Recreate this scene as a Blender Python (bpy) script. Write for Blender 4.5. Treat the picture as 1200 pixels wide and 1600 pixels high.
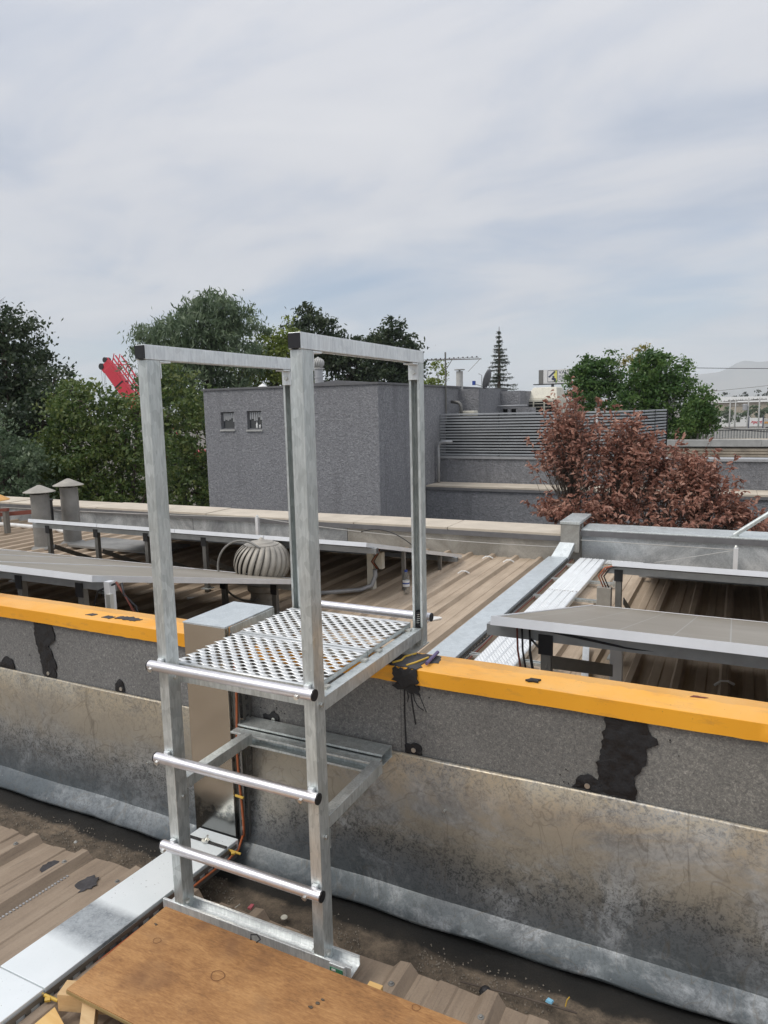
import bpy, bmesh, math, random
import numpy as np
from mathutils import Vector, Matrix
random.seed(7)
rng = np.random.default_rng(7)
SC = bpy.context.scene
COL = SC.collection
for o in list(bpy.data.objects):
    bpy.data.objects.remove(o)
pi = math.pi

# ------------------------------------------------------------------ camera
yaw, pit, rol = math.radians(26.5498), math.radians(8.1531), math.radians(1.2654)
f = Vector((-math.sin(yaw)*math.cos(pit), math.cos(yaw)*math.cos(pit), -math.sin(pit)))
r = Vector((math.cos(yaw), math.sin(yaw), 0))
d = f.cross(r)
r2 = r*math.cos(rol) + d*math.sin(rol)
d2 = -r*math.sin(rol) + d*math.cos(rol)
cd = bpy.data.cameras.new('camera')
cam = bpy.data.objects.new('camera', cd)
COL.objects.link(cam)
cam.matrix_world = Matrix(((r2.x, -d2.x, -f.x, 0), (r2.y, -d2.y, -f.y, 0), (r2.z, -d2.z, -f.z, 0), (0, 0, 0, 1)))
cd.sensor_fit = 'VERTICAL'
cd.sensor_height = 24
cd.lens = 1115.4/1600*24
cd.clip_start = 0.05
cd.clip_end = 30000
SC.camera = cam

# ------------------------------------------------------------------ sky, sun, exposure
SUN_EL, SUN_AZ = math.radians(54), math.radians(-142)      # azimuth measured from +Y towards +X
wd = bpy.data.worlds.new('World')
SC.world = wd
wd.use_nodes = True
wt = wd.node_tree
for n in list(wt.nodes):
    wt.nodes.remove(n)
WN = lambda t: wt.nodes.new(t)
wl = wt.links.new
def wmath(op, a, b=None, c=None):
    n = WN('ShaderNodeMath'); n.operation = op
    for i, v in enumerate((a, b, c)):
        if v is None: continue
        if isinstance(v, (int, float)): n.inputs[i].default_value = v
        else: wl(v, n.inputs[i])
    return n.outputs[0]
def wramp(x, stops):
    n = WN('ShaderNodeValToRGB')
    while len(n.color_ramp.elements) < len(stops):
        n.color_ramp.elements.new(0.5)
    for e, (p, c) in zip(n.color_ramp.elements, stops):
        e.position = p
        e.color = (c, c, c, 1) if isinstance(c, (int, float)) else (*c, 1)
    wl(x, n.inputs[0])
    return n.outputs[0]
sky = WN('ShaderNodeTexSky')
sky.sky_type = 'NISHITA'
sky.sun_disc = False
sky.sun_elevation = SUN_EL
sky.sun_rotation = SUN_AZ
sky.air_density = 1.0
sky.dust_density = 0.4
sky.ozone_density = 3.0
tc = WN('ShaderNodeTexCoord')
sep = WN('ShaderNodeSeparateXYZ')
wl(tc.outputs['Generated'], sep.inputs[0])
den = wmath('ADD', wmath('MAXIMUM', sep.outputs[2], 0.0), 0.22)
cmb = WN('ShaderNodeCombineXYZ')
wl(wmath('DIVIDE', sep.outputs[0], den), cmb.inputs[0])
wl(wmath('DIVIDE', sep.outputs[1], den), cmb.inputs[1])
def wnoise(scale, detail, rough, dist=0.0, off=0.0, stretch=(1, 1, 1)):
    mp = WN('ShaderNodeMapping')
    mp.inputs['Location'].default_value = (off, off*0.7, off*1.3)
    mp.inputs['Rotation'].default_value = (0, 0, 0.5)
    mp.inputs['Scale'].default_value = stretch
    wl(cmb.outputs[0], mp.inputs[0])
    n = WN('ShaderNodeTexNoise')
    n.inputs['Scale'].default_value = scale
    n.inputs['Detail'].default_value = detail
    n.inputs['Roughness'].default_value = rough
    n.inputs['Distortion'].default_value = dist
    wl(mp.outputs[0], n.inputs['Vector'])
    return n.outputs['Fac']
n1 = wnoise(0.62, 6, 0.48, 0.5, 3.1, (1, 1.5, 1))
n2 = wnoise(1.5, 7, 0.52, 0.4, 8.4, (1, 1.6, 1))
mix = wmath('ADD', wmath('MULTIPLY', n1, 0.68), wmath('MULTIPLY', n2, 0.32))
# cover: overcast overhead, breaking up near the horizon
bias = wramp(sep.outputs[2], [(0.0, 0.0), (0.12, 0.03), (0.3, 0.18), (0.5, 0.26)])
cover = wramp(wmath('ADD', mix, bias), [(0.40, 0.42), (0.5, 0.70), (0.58, 0.93), (0.75, 1.0)])
cloud_col = wramp(n2, [(0.30, (0.48, 0.535, 0.64)), (0.42, (0.585, 0.62, 0.70)), (0.52, (0.67, 0.685, 0.735)), (0.75, (0.75, 0.755, 0.785))])
b1 = WN('ShaderNodeBackground'); b1.inputs[1].default_value = 0.105
wl(sky.outputs[0], b1.inputs[0])
b2 = WN('ShaderNodeBackground')
zen = wramp(sep.outputs[2], [(0.0, 0.60), (0.22, 0.635), (0.47, 0.675), (0.75, 0.95), (1.0, 1.0)])   # overcast sky, brightest overhead
wl(wmath('MULTIPLY', zen, wramp(sep.outputs[2], [(0.0, 0.93), (0.5, 0.96), (1.0, 1.0)])), b2.inputs[1])
b2s = b2.inputs[1].links[0].from_node
wl(wmath('MULTIPLY', b2s.outputs[0], 1.55), b2.inputs[1])
wl(cloud_col, b2.inputs[0])
ms = WN('ShaderNodeMixShader')
wl(cover, ms.inputs[0]); wl(b1.outputs[0], ms.inputs[1]); wl(b2.outputs[0], ms.inputs[2])
wo = WN('ShaderNodeOutputWorld')
wl(ms.outputs[0], wo.inputs[0])

sl = bpy.data.lights.new('sun', 'SUN')
sl.energy = 1.6
sl.angle = math.radians(26)
sl.color = (1.0, 0.94, 0.86)
sun = bpy.data.objects.new('sun', sl)
COL.objects.link(sun)
sdir = Vector((math.sin(SUN_AZ)*math.cos(SUN_EL), math.cos(SUN_AZ)*math.cos(SUN_EL), math.sin(SUN_EL)))
sun.rotation_euler = (-sdir).to_track_quat('-Z', 'Y').to_euler()
sun.location = sdir*40
vs = SC.view_settings
vs.view_transform = 'Standard'
vs.look = 'None'
vs.exposure = 0.1
vs.gamma = 1
vs.use_curve_mapping = False
SC.cycles.volume_bounces = 3
SC.cycles.diffuse_bounces = 6

# ------------------------------------------------------------------ materials
class NT:
    def __init__(s, name):
        s.m = bpy.data.materials.new(name); s.m.use_nodes = True
        s.t = s.m.node_tree
        s.b = s.t.nodes['Principled BSDF']
        s.out = s.t.nodes['Material Output']
        s.geo = s.t.nodes.new('ShaderNodeNewGeometry')
        s.pos = s.geo.outputs['Position']
    def n(s, t): return s.t.nodes.new(t)
    def l(s, a, b): s.t.links.new(a, b)
    def sc(s, scale, loc=(0, 0, 0), src=None):
        m = s.n('ShaderNodeMapping')
        m.inputs['Scale'].default_value = scale
        m.inputs['Location'].default_value = loc
        s.l(src or s.pos, m.inputs[0])
        return m.outputs[0]
    def noise(s, scale, detail=4, rough=0.55, dist=0.0, vec=None, out='Fac'):
        k = s.n('ShaderNodeTexNoise')
        k.inputs['Scale'].default_value = scale; k.inputs['Detail'].default_value = detail
        k.inputs['Roughness'].default_value = rough; k.inputs['Distortion'].default_value = dist
        s.l(vec or s.pos, k.inputs['Vector'])
        return k.outputs[out]
    def vor(s, scale, vec=None, feature='F1', out='Distance'):
        k = s.n('ShaderNodeTexVoronoi'); k.feature = feature
        k.inputs['Scale'].default_value = scale
        s.l(vec or s.pos, k.inputs['Vector'])
        return k.outputs[out]
    def ramp(s, x, stops, interp='LINEAR'):
        k = s.n('ShaderNodeValToRGB')
        k.color_ramp.interpolation = interp
        while len(k.color_ramp.elements) < len(stops): k.color_ramp.elements.new(0.5)
        for e, (p, c) in zip(k.color_ramp.elements, stops):
            e.position = p
            e.color = (c, c, c, 1) if isinstance(c, (int, float)) else (*c, 1)
        s.l(x, k.inputs[0])
        return k.outputs[0]
    def mix(s, fac, a, b, mode='MIX'):
        k = s.n('ShaderNodeMix'); k.data_type = 'RGBA'; k.blend_type = mode
        if isinstance(fac, (int, float)): k.inputs[0].default_value = fac
        else: s.l(fac, k.inputs[0])
        for i, v in ((6, a), (7, b)):
            if isinstance(v, (tuple, list)): k.inputs[i].default_value = (*v, 1)
            else: s.l(v, k.inputs[i])
        return k.outputs[2]
    def math(s, op, a, b=None, c=None):
        k = s.n('ShaderNodeMath'); k.operation = op
        for i, v in enumerate((a, b, c)):
            if v is None: continue
            if isinstance(v, (int, float)): k.inputs[i].default_value = v
            else: s.l(v, k.inputs[i])
        return k.outputs[0]
    def sep(s, src=None):
        k = s.n('ShaderNodeSeparateXYZ'); s.l(src or s.pos, k.inputs[0]); return k.outputs
    def set(s, **k):
        for key, v in k.items():
            i = s.b.inputs[{'col': 'Base Color', 'rough': 'Roughness', 'metal': 'Metallic', 'spec': 'Specular IOR Level', 'alpha': 'Alpha', 'trans': 'Transmission Weight', 'ior': 'IOR', 'coat': 'Coat Weight'}[key]]
            if isinstance(v, tuple): i.default_value = (*v, 1)
            elif isinstance(v, (int, float)): i.default_value = v
            else: s.l(v, i)
        return s
    def bump(s, h, strength=0.3, dist=0.01):
        k = s.n('ShaderNodeBump')
        k.inputs['Strength'].default_value = strength; k.inputs['Distance'].default_value = dist
        s.l(h, k.inputs['Height']); s.l(k.outputs[0], s.b.inputs['Normal'])
        return s

def m_plain(name, col, rough=0.6, metal=0.0, var=0.12, scale=12, bump=0.0):
    t = NT(name)
    a = tuple(c*(1-var) for c in col); b = tuple(min(1, c*(1+var)) for c in col)
    n = t.noise(scale, 5, 0.6)
    t.set(col=t.ramp(n, [(0.3, a), (0.7, b)]), rough=rough, metal=metal)
    if bump: t.bump(t.noise(scale*6, 4), bump, 0.004)
    return t.m

def m_galv(name, lo, hi, rough=(0.34, 0.55), spangle=60, metal=0.85, dirt=0.25, dirtcol=(0.2, 0.17, 0.13), fine=True):
    t = NT(name)
    v = t.vor(spangle, vec=t.sc((1, 1, 0.55)), out='Color')
    sp = t.sep(v)[0]
    col = t.ramp(sp, [(0.1, lo), (0.9, hi)])
    n = t.noise(5, 6, 0.65, 0.6, vec=t.sc((1, 1, 0.35)))
    col = t.mix(t.ramp(n, [(0.35, 0.0), (0.75, dirt)]), col, dirtcol)
    s = t.noise(160, 3, 0.6, vec=t.sc((1, 1, 0.12)))
    col = t.mix(0.35, col, t.ramp(s, [(0.35, tuple(c*0.7 for c in lo)), (0.65, hi)]))
    t.set(col=col, metal=metal, rough=t.ramp(t.noise(14, 5, 0.6), [(0.3, rough[0]), (0.7, rough[1])]))
    t.bump(t.noise(30, 4, 0.5), 0.08, 0.004)
    return t.m

M = {}
M['galv'] = m_galv('galvanised_steel', (0.56, 0.60, 0.59), (0.76, 0.80, 0.79), metal=0.7, dirt=0.32, dirtcol=(0.26, 0.25, 0.21))
M['galv_bright'] = m_galv('bright_galvanised_steel', (0.76, 0.79, 0.80), (0.90, 0.93, 0.93), rough=(0.36, 0.5), metal=0.65, dirt=0.12)
M['galv_worn'] = m_galv('worn_galvanised_steel', (0.5, 0.5, 0.46), (0.70, 0.70, 0.65), metal=0.7, dirt=0.45, dirtcol=(0.22, 0.17, 0.11))
M['alu'] = m_plain('brushed_aluminium_tube', (0.74, 0.72, 0.74), 0.36, 0.9, 0.07, 40, 0.05)
M['alu_frame'] = m_plain('anodised_aluminium', (0.80, 0.81, 0.82), 0.42, 0.5, 0.05, 8)
M['black'] = m_plain('black_plastic', (0.012, 0.012, 0.014), 0.45)
M['bolt'] = m_plain('zinc_bolt', (0.68, 0.68, 0.64), 0.35, 0.9)

def mk_grate():
    t = NT('zinc_coated_grating')
    n = t.noise(9, 5, 0.6)
    t.set(col=t.ramp(n, [(0.3, (0.70, 0.71, 0.70)), (0.7, (0.86, 0.87, 0.86))]), metal=0.7, rough=0.42)
    return t.m
M['grate'] = mk_grate()

def mk_yellow():
    t = NT('yellow_painted_cap')
    big = t.noise(1.6, 5, 0.6)
    col = t.ramp(big, [(0.3, (0.80, 0.33, 0.012)), (0.7, (0.90, 0.42, 0.028))])
    g = t.noise(24, 6, 0.72, vec=t.sc((0.35, 1, 1)))
    col = t.mix(t.ramp(g, [(0.54, 0.0), (0.72, 0.6)]), col, (0.50, 0.235, 0.05))
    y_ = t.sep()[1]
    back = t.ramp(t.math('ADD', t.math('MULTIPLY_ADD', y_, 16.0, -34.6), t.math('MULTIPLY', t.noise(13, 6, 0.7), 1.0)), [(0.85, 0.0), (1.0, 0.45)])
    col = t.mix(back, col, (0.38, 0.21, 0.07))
    nz = t.sep(t.geo.outputs['Normal'])[2]
    dust = t.math('MULTIPLY', t.ramp(t.noise(4, 6, 0.65), [(0.35, 0.05), (0.7, 0.5)]), t.ramp(nz, [(0.6, 0.0), (0.95, 1.0)]))
    col = t.mix(dust, col, (0.80, 0.50, 0.20))
    sp = t.noise(120, 3, 0.6)
    col = t.mix(t.ramp(sp, [(0.68, 0.0), (0.74, 0.8)]), col, (0.16, 0.09, 0.04))
    t.set(col=col, rough=0.5)
    t.bump(t.noise(22, 5), 0.12, 0.006)
    return t.m
M['yellow'] = mk_yellow()

def mk_felt():
    t = NT('mineral_felt')
    s = t.math('ADD', t.math('MULTIPLY', t.noise(90, 4, 0.75, 1.0), 0.55), t.math('MULTIPLY', t.noise(230, 3, 0.8), 0.45))
    col = t.ramp(s, [(0.34, (0.085, 0.086, 0.089)), (0.46, (0.17, 0.168, 0.165)), (0.56, (0.24, 0.237, 0.225)), (0.68, (0.48, 0.47, 0.44))])
    x = t.sep()[0]
    warm = t.ramp(t.math('MULTIPLY_ADD', x, 0.25, 0.75), [(0.3, 0.0), (0.8, 0.45)])
    col = t.mix(warm, col, t.ramp(s, [(0.34, (0.105, 0.098, 0.082)), (0.5, (0.215, 0.20, 0.165)), (0.66, (0.46, 0.42, 0.34))]))
    col = t.mix(t.ramp(t.noise(2.2, 5, 0.6), [(0.3, 0.35), (0.6, 0.0)]), col, (0.07, 0.068, 0.065))
    t.set(col=col, rough=0.9)
    t.bump(s, 0.35, 0.004)
    return t.m
M['felt'] = mk_felt()

def mk_flash():
    # weathered sheet: tan towards the top edge, mottled dark band, blue grey towards the foot
    t = NT('weathered_zinc_flashing')
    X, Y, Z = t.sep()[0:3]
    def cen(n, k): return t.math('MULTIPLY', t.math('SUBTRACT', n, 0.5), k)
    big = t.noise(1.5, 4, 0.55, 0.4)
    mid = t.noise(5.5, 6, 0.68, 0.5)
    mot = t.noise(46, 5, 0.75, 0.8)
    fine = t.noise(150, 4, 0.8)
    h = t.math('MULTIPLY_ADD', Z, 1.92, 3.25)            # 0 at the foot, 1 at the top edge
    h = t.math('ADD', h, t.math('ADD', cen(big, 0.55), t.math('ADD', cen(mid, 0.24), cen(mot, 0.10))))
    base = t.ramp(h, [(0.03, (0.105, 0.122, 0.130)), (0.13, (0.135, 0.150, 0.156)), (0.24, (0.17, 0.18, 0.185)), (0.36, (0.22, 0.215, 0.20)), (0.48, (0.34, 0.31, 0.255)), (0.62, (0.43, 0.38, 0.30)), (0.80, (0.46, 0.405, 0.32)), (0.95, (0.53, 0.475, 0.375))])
    zinc = t.ramp(t.math('ADD', t.math('MULTIPLY', mid, 0.6), t.math('MULTIPLY', mot, 0.4)), [(0.38, (0.20, 0.215, 0.225)), (0.5, (0.36, 0.375, 0.38)), (0.62, (0.55, 0.57, 0.58))])
    # patches of grey zinc colour over the height ramp
    patch = t.ramp(t.noise(2.3, 6, 0.7, 0.7, vec=t.sc((1, 1, 1.5), (4.3, 0, 1.7))), [(0.47, 0.0), (0.60, 0.7)])
    col = t.mix(patch, base, zinc)
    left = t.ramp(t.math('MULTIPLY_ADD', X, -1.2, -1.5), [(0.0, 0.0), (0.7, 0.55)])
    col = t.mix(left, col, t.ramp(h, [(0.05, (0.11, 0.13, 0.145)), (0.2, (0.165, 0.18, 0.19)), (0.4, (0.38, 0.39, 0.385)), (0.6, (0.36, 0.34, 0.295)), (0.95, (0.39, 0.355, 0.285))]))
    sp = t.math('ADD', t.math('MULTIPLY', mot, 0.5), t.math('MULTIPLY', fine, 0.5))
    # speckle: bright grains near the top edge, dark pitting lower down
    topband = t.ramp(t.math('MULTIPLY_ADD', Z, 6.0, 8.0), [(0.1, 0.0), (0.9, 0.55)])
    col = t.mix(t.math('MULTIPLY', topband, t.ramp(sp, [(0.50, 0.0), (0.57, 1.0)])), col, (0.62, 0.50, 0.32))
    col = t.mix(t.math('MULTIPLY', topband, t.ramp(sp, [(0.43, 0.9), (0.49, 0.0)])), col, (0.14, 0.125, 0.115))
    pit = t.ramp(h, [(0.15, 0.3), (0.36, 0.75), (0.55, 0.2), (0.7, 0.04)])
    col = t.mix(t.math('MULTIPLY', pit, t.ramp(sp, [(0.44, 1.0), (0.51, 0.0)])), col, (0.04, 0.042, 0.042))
    # scratches, smears, runs
    sc1 = t.noise(9, 5, 0.65, 2.5, vec=t.sc((1.0, 1.0, 0.35)))
    col = t.mix(t.ramp(sc1, [(0.60, 0.0), (0.68, 0.4)]), col, (0.12, 0.105, 0.085))
    arc = t.noise(3.2, 2, 0.4, 3.0)
    line = t.ramp(t.math('ABSOLUTE', t.math('SUBTRACT', arc, 0.5)), [(0.0, 0.35), (0.012, 0.0)])
    col = t.mix(line, col, (0.14, 0.12, 0.09))
    runs = t.noise(48, 3, 0.5, vec=t.sc((1, 1, 0.05)))
    col = t.mix(t.ramp(runs, [(0.71, 0.0), (0.77, 0.55)]), col, (0.46, 0.47, 0.47))
    t.set(col=col, metal=0.45, rough=t.ramp(mid, [(0.3, 0.30), (0.7, 0.5)]))
    t.bump(t.math('ADD', t.noise(3.0, 3, 0.5), t.math('MULTIPLY', mot, 0.06)), 0.3, 0.03)
    return t.m
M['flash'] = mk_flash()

def mk_parmetal(name, a, b, c):
    t = NT(name)
    n = t.noise(2.2, 7, 0.68, 0.8)
    m = t.noise(70, 4, 0.75)
    col = t.ramp(t.math('ADD', t.math('MULTIPLY', n, 0.75), t.math('MULTIPLY', m, 0.25)), [(0.36, a), (0.5, b), (0.64, c)])
    t.set(col=col, metal=0.45, rough=0.5)
    t.bump(t.noise(4, 3), 0.2, 0.02)
    return t.m
M['par_tan'] = mk_parmetal('dusty_zinc_sheet', (0.26, 0.25, 0.22), (0.36, 0.35, 0.32), (0.50, 0.49, 0.45))
M['par_blue'] = mk_parmetal('spangled_zinc_sheet', (0.22, 0.235, 0.245), (0.36, 0.385, 0.40), (0.62, 0.65, 0.66))

def mk_duct():
    t = NT('duct_cover_sheet')
    n = t.noise(3, 5, 0.6)
    col = t.ramp(n, [(0.3, (0.74, 0.79, 0.80)), (0.7, (0.84, 0.88, 0.89))])
    X, Y, Z = t.sep()[0:3]
    # a stained, unpolished patch across the near cover
    yy = t.math('ADD', Y, t.math('MULTIPLY', t.math('SUBTRACT', t.noise(9, 5, 0.6), 0.5), 0.05))
    patch = t.math('MULTIPLY', t.ramp(t.math('MULTIPLY_ADD', yy, 8.0, -10.25), [(0.0, 0.0), (0.5, 1.0)]), t.ramp(t.math('MULTIPLY_ADD', yy, -12.0, 18.0), [(0.0, 0.0), (0.5, 1.0)]))
    patch = t.math('MULTIPLY', patch, t.ramp(Z, [(0.0, 1.0), (1.0, 1.0)]))
    col2 = t.ramp(t.math('ADD', t.math('MULTIPLY', t.noise(90, 4, 0.7, 1.0), 0.55), t.math('MULTIPLY', t.noise(16, 6, 0.7), 0.45)), [(0.3, (0.17, 0.19, 0.21)), (0.5, (0.35, 0.38, 0.40)), (0.7, (0.52, 0.56, 0.58))])
    col = t.mix(patch, col, col2)
    dots = t.noise(150, 2, 0.5)
    reg = t.ramp(t.noise(2.5, 3), [(0.45, 0.0), (0.6, 1.0)])
    col = t.mix(t.math('MULTIPLY', t.ramp(dots, [(0.715, 0.0), (0.74, 1.0)]), reg), col, (0.06, 0.05, 0.04))
    t.set(col=col, metal=0.15, rough=0.42)
    return t.m
M['duct'] = mk_duct()

def mk_mirror_duct():
    t = NT('reflective_duct_sheet')
    n = t.noise(2.0, 5, 0.6)
    z = t.sep()[2]
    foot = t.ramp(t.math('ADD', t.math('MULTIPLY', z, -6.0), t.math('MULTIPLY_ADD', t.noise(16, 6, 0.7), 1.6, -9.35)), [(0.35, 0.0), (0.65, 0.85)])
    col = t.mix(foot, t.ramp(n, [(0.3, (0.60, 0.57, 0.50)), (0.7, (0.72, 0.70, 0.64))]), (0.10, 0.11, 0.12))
    t.set(col=col, metal=0.95, rough=0.2)
    t.bump(t.noise(3, 2), 0.12, 0.02)
    return t.m
M['duct_v'] = mk_mirror_duct()
M['duct_dull'] = m_galv('dull_duct_sheet', (0.53, 0.58, 0.60), (0.64, 0.69, 0.71), rough=(0.4, 0.55), metal=0.35, dirt=0.15, spangle=30)
M['grate_white'] = m_plain('bright_zinc_walkway', (0.84, 0.86, 0.86), 0.45, 0.3, 0.06, 14)
M['purlin'] = m_plain('grey_purlin', (0.36, 0.37, 0.37), 0.5, 0.5)

def mk_roof(name, a, b, c, stain):
    t = NT(name)
    st = t.noise(26, 6, 0.65, 0.3, vec=t.sc((1.0, 0.06, 1.0)))
    n = t.noise(2.2, 6, 0.65)
    v = t.math('ADD', t.math('MULTIPLY', st, 0.55), t.math('MULTIPLY', n, 0.45))
    col = t.ramp(v, [(0.34, a), (0.5, b), (0.66, c)])
    line = t.noise(70, 4, 0.6, vec=t.sc((1.0, 0.03, 1.0)))
    col = t.mix(t.ramp(line, [(0.60, 0.0), (0.70, 0.55)]), col, stain)
    g = t.noise(180, 3, 0.7)
    col = t.mix(0.25, col, t.ramp(g, [(0.3, a), (0.7, c)]))
    t.set(col=col, rough=0.85)
    t.bump(t.math('ADD', t.math('MULTIPLY', g, 0.4), st), 0.18, 0.005)
    return t.m
M['roof_low'] = mk_roof('dusty_sheet_roof', (0.185, 0.140, 0.102), (0.285, 0.220, 0.160), (0.37, 0.295, 0.22), (0.11, 0.083, 0.064))
M['roof_up'] = mk_roof('weathered_sheet_roof', (0.29, 0.225, 0.16), (0.42, 0.33, 0.24), (0.54, 0.44, 0.33), (0.21, 0.16, 0.115))

def mk_gutter():
    t = NT('gutter_silt')
    X, Y, Z = t.sep()[0:3]
    n = t.noise(11, 7, 0.7)
    g = t.noise(170, 4, 0.75)
    col = t.ramp(t.math('ADD', t.math('MULTIPLY', n, 0.7), t.math('MULTIPLY', g, 0.3)), [(0.36, (0.045, 0.036, 0.026)), (0.5, (0.115, 0.09, 0.065)), (0.64, (0.22, 0.17, 0.12))])
    yy = t.math('ADD', Y, t.math('MULTIPLY', t.math('SUBTRACT', t.noise(7, 6, 0.7), 0.5), 0.09))
    wet = t.ramp(t.math('MULTIPLY_ADD', yy, 10.0, -18.9), [(0.0, 0.0), (0.22, 0.9), (1, 1)])
    col = t.mix(wet, col, (0.010, 0.010, 0.009))
    t.set(col=col, rough=0.9)
    t.bump(t.math('ADD', n, t.math('MULTIPLY', g, 0.5)), 0.6, 0.01)
    return t.m
M['gutter'] = mk_gutter()

def mk_ply():
    t = NT('weathered_plywood')
    fib = t.noise(55, 6, 0.7, 0.8, vec=t.sc((0.22, 1.0, 1.0)))
    big = t.noise(3.6, 6, 0.62, 0.4)
    v = t.math('ADD', t.math('MULTIPLY', fib, 0.4), t.math('MULTIPLY', big, 0.6))
    col = t.ramp(v, [(0.36, (0.15, 0.068, 0.028)), (0.46, (0.29, 0.135, 0.048)), (0.55, (0.42, 0.22, 0.085)), (0.68, (0.54, 0.31, 0.135))])
    f2 = t.noise(220, 4, 0.7, vec=t.sc((0.25, 1.0, 1.0)))
    col = t.mix(0.3, col, t.ramp(f2, [(0.35, (0.20, 0.09, 0.03)), (0.65, (0.60, 0.33, 0.12))]))
    sp = t.noise(5.2, 3, 0.5)
    col = t.mix(t.ramp(sp, [(0.56, 0.0), (0.72, 0.65)]), col, (0.14, 0.065, 0.032))
    br = t.noise(14, 6, 0.7, 1.2)
    col = t.mix(t.ramp(br, [(0.58, 0.0), (0.74, 0.5)]), col, (0.16, 0.075, 0.035))
    t.set(col=col, rough=0.72)
    t.bump(f2, 0.15, 0.002)
    return t.m
M['ply'] = mk_ply()
def mk_wood(name, a, b):
    t = NT(name)
    g = t.noise(40, 6, 0.6, 0.6, vec=t.sc((0.15, 1, 1)))
    t.set(col=t.ramp(g, [(0.3, a), (0.7, b)]), rough=0.7)
    t.bump(g, 0.2, 0.003)
    return t.m
M['pine'] = mk_wood('raw_pine', (0.50, 0.32, 0.15), (0.66, 0.47, 0.25))
M['board'] = mk_wood('yellow_ply_board', (0.62, 0.37, 0.12), (0.74, 0.50, 0.21))
M['plyedge'] = mk_wood('ply_edge', (0.25, 0.17, 0.06), (0.42, 0.31, 0.14))

def mk_stucco(name, a, b, c, scale=16):
    t = NT(name)
    k = t.noise(scale, 5, 0.68, 0.8)
    fine = t.noise(scale*2.6, 4, 0.7)
    wear = t.noise(0.5, 5, 0.6)
    h = t.math('ADD', t.math('MULTIPLY', k, 0.65), t.math('MULTIPLY', fine, 0.35))
    col = t.ramp(h, [(0.34, a), (0.5, b), (0.64, c)])
    col = t.mix(t.ramp(wear, [(0.35, 0.3), (0.6, 0.0)]), col, tuple(x*0.75 for x in b))
    dr = t.noise(3.0, 4, 0.6, vec=t.sc((1, 1, 0.12)))
    col = t.mix(t.ramp(dr, [(0.52, 0.0), (0.70, 0.5)]), col, tuple(x*0.6 for x in b))
    t.set(col=col, rough=0.92)
    t.bump(h, 1.0, 0.07)
    return t.m
M['stucco'] = mk_stucco('grey_roughcast', (0.18, 0.182, 0.192), (0.295, 0.297, 0.312), (0.45, 0.452, 0.472), 18)
M['stucco_dark'] = mk_stucco('dark_grey_roughcast', (0.145, 0.15, 0.162), (0.235, 0.24, 0.255), (0.34, 0.345, 0.362), 15)
M['coping'] = m_plain('beige_coping', (0.54, 0.475, 0.385), 0.85, 0, 0.14, 3, 0.2)
M['edge_grey'] = m_plain('grey_painted_edge', (0.14, 0.14, 0.145), 0.7)
M['concrete'] = m_plain('pale_concrete', (0.42, 0.42, 0.40), 0.85, 0, 0.16, 4)
M['beige_wall'] = m_plain('beige_render', (0.40, 0.345, 0.27), 0.9, 0, 0.25, 2.5)
M['slat'] = m_plain('painted_grey_slat', (0.36, 0.375, 0.385), 0.5, 0.2, 0.12, 3)
M['dark'] = m_plain('dark_void', (0.015, 0.015, 0.016), 0.8)
M['pipe'] = m_plain('grey_painted_pipe', (0.40, 0.405, 0.41), 0.5, 0.3)
M['ventmetal'] = m_plain('oxidised_vent_metal', (0.36, 0.335, 0.29), 0.55, 0.35, 0.22, 7, 0.1)
M['ventpipe'] = m_plain('dull_zinc_flue', (0.245, 0.24, 0.225), 0.6, 0.35, 0.2, 6)
M['white'] = m_plain('white_paint', (0.76, 0.76, 0.74), 0.5)
M['cream'] = m_plain('cream_cabinet', (0.66, 0.63, 0.53), 0.6)
M['offwhite'] = m_plain('off_white_sheet', (0.46, 0.455, 0.43), 0.6)
M['red'] = m_plain('crane_red', (0.62, 0.035, 0.06), 0.42)
M['rust'] = m_plain('rust_red_steel', (0.16, 0.045, 0.03), 0.8)
M['orange'] = m_plain('orange_cap', (0.62, 0.33, 0.09), 0.6)
M['copper'] = m_plain('orange_cable', (0.42, 0.12, 0.045), 0.5)
M['gold'] = m_plain('yellow_clip', (0.62, 0.40, 0.06), 0.4)
M['navy'] = m_plain('navy_print', (0.03, 0.04, 0.09), 0.5)
M['signyellow'] = m_plain('yellow_print', (0.78, 0.74, 0.16), 0.5)
M['signred'] = m_plain('red_print', (0.55, 0.03, 0.05), 0.5)
M['blue'] = m_plain('blue_plastic', (0.03, 0.07, 0.30), 0.4)
M['lightblue'] = m_plain('light_blue_wrapper', (0.20, 0.45, 0.62), 0.4)
M['pink'] = m_plain('faded_red_scrap', (0.45, 0.10, 0.12), 0.7)
M['purple'] = m_plain('violet_pen_barrel', (0.12, 0.09, 0.20), 0.4)
M['green_label'] = m_plain('green_label', (0.05, 0.22, 0.12), 0.5)
M['darkpost'] = m_plain('dark_steel_post', (0.20, 0.195, 0.18), 0.5, 0.6)
M['fence'] = m_plain('pale_grey_fence_panel', (0.30, 0.31, 0.31), 0.6)
M['ground'] = m_plain('yard_ground', (0.14, 0.125, 0.105), 0.95, 0, 0.3, 0.3)
M['bark'] = m_plain('bark', (0.09, 0.07, 0.055), 0.9, 0, 0.3, 10)
M['bark_pale'] = m_plain('pale_bark', (0.30, 0.28, 0.25), 0.9, 0, 0.3, 10)

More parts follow.
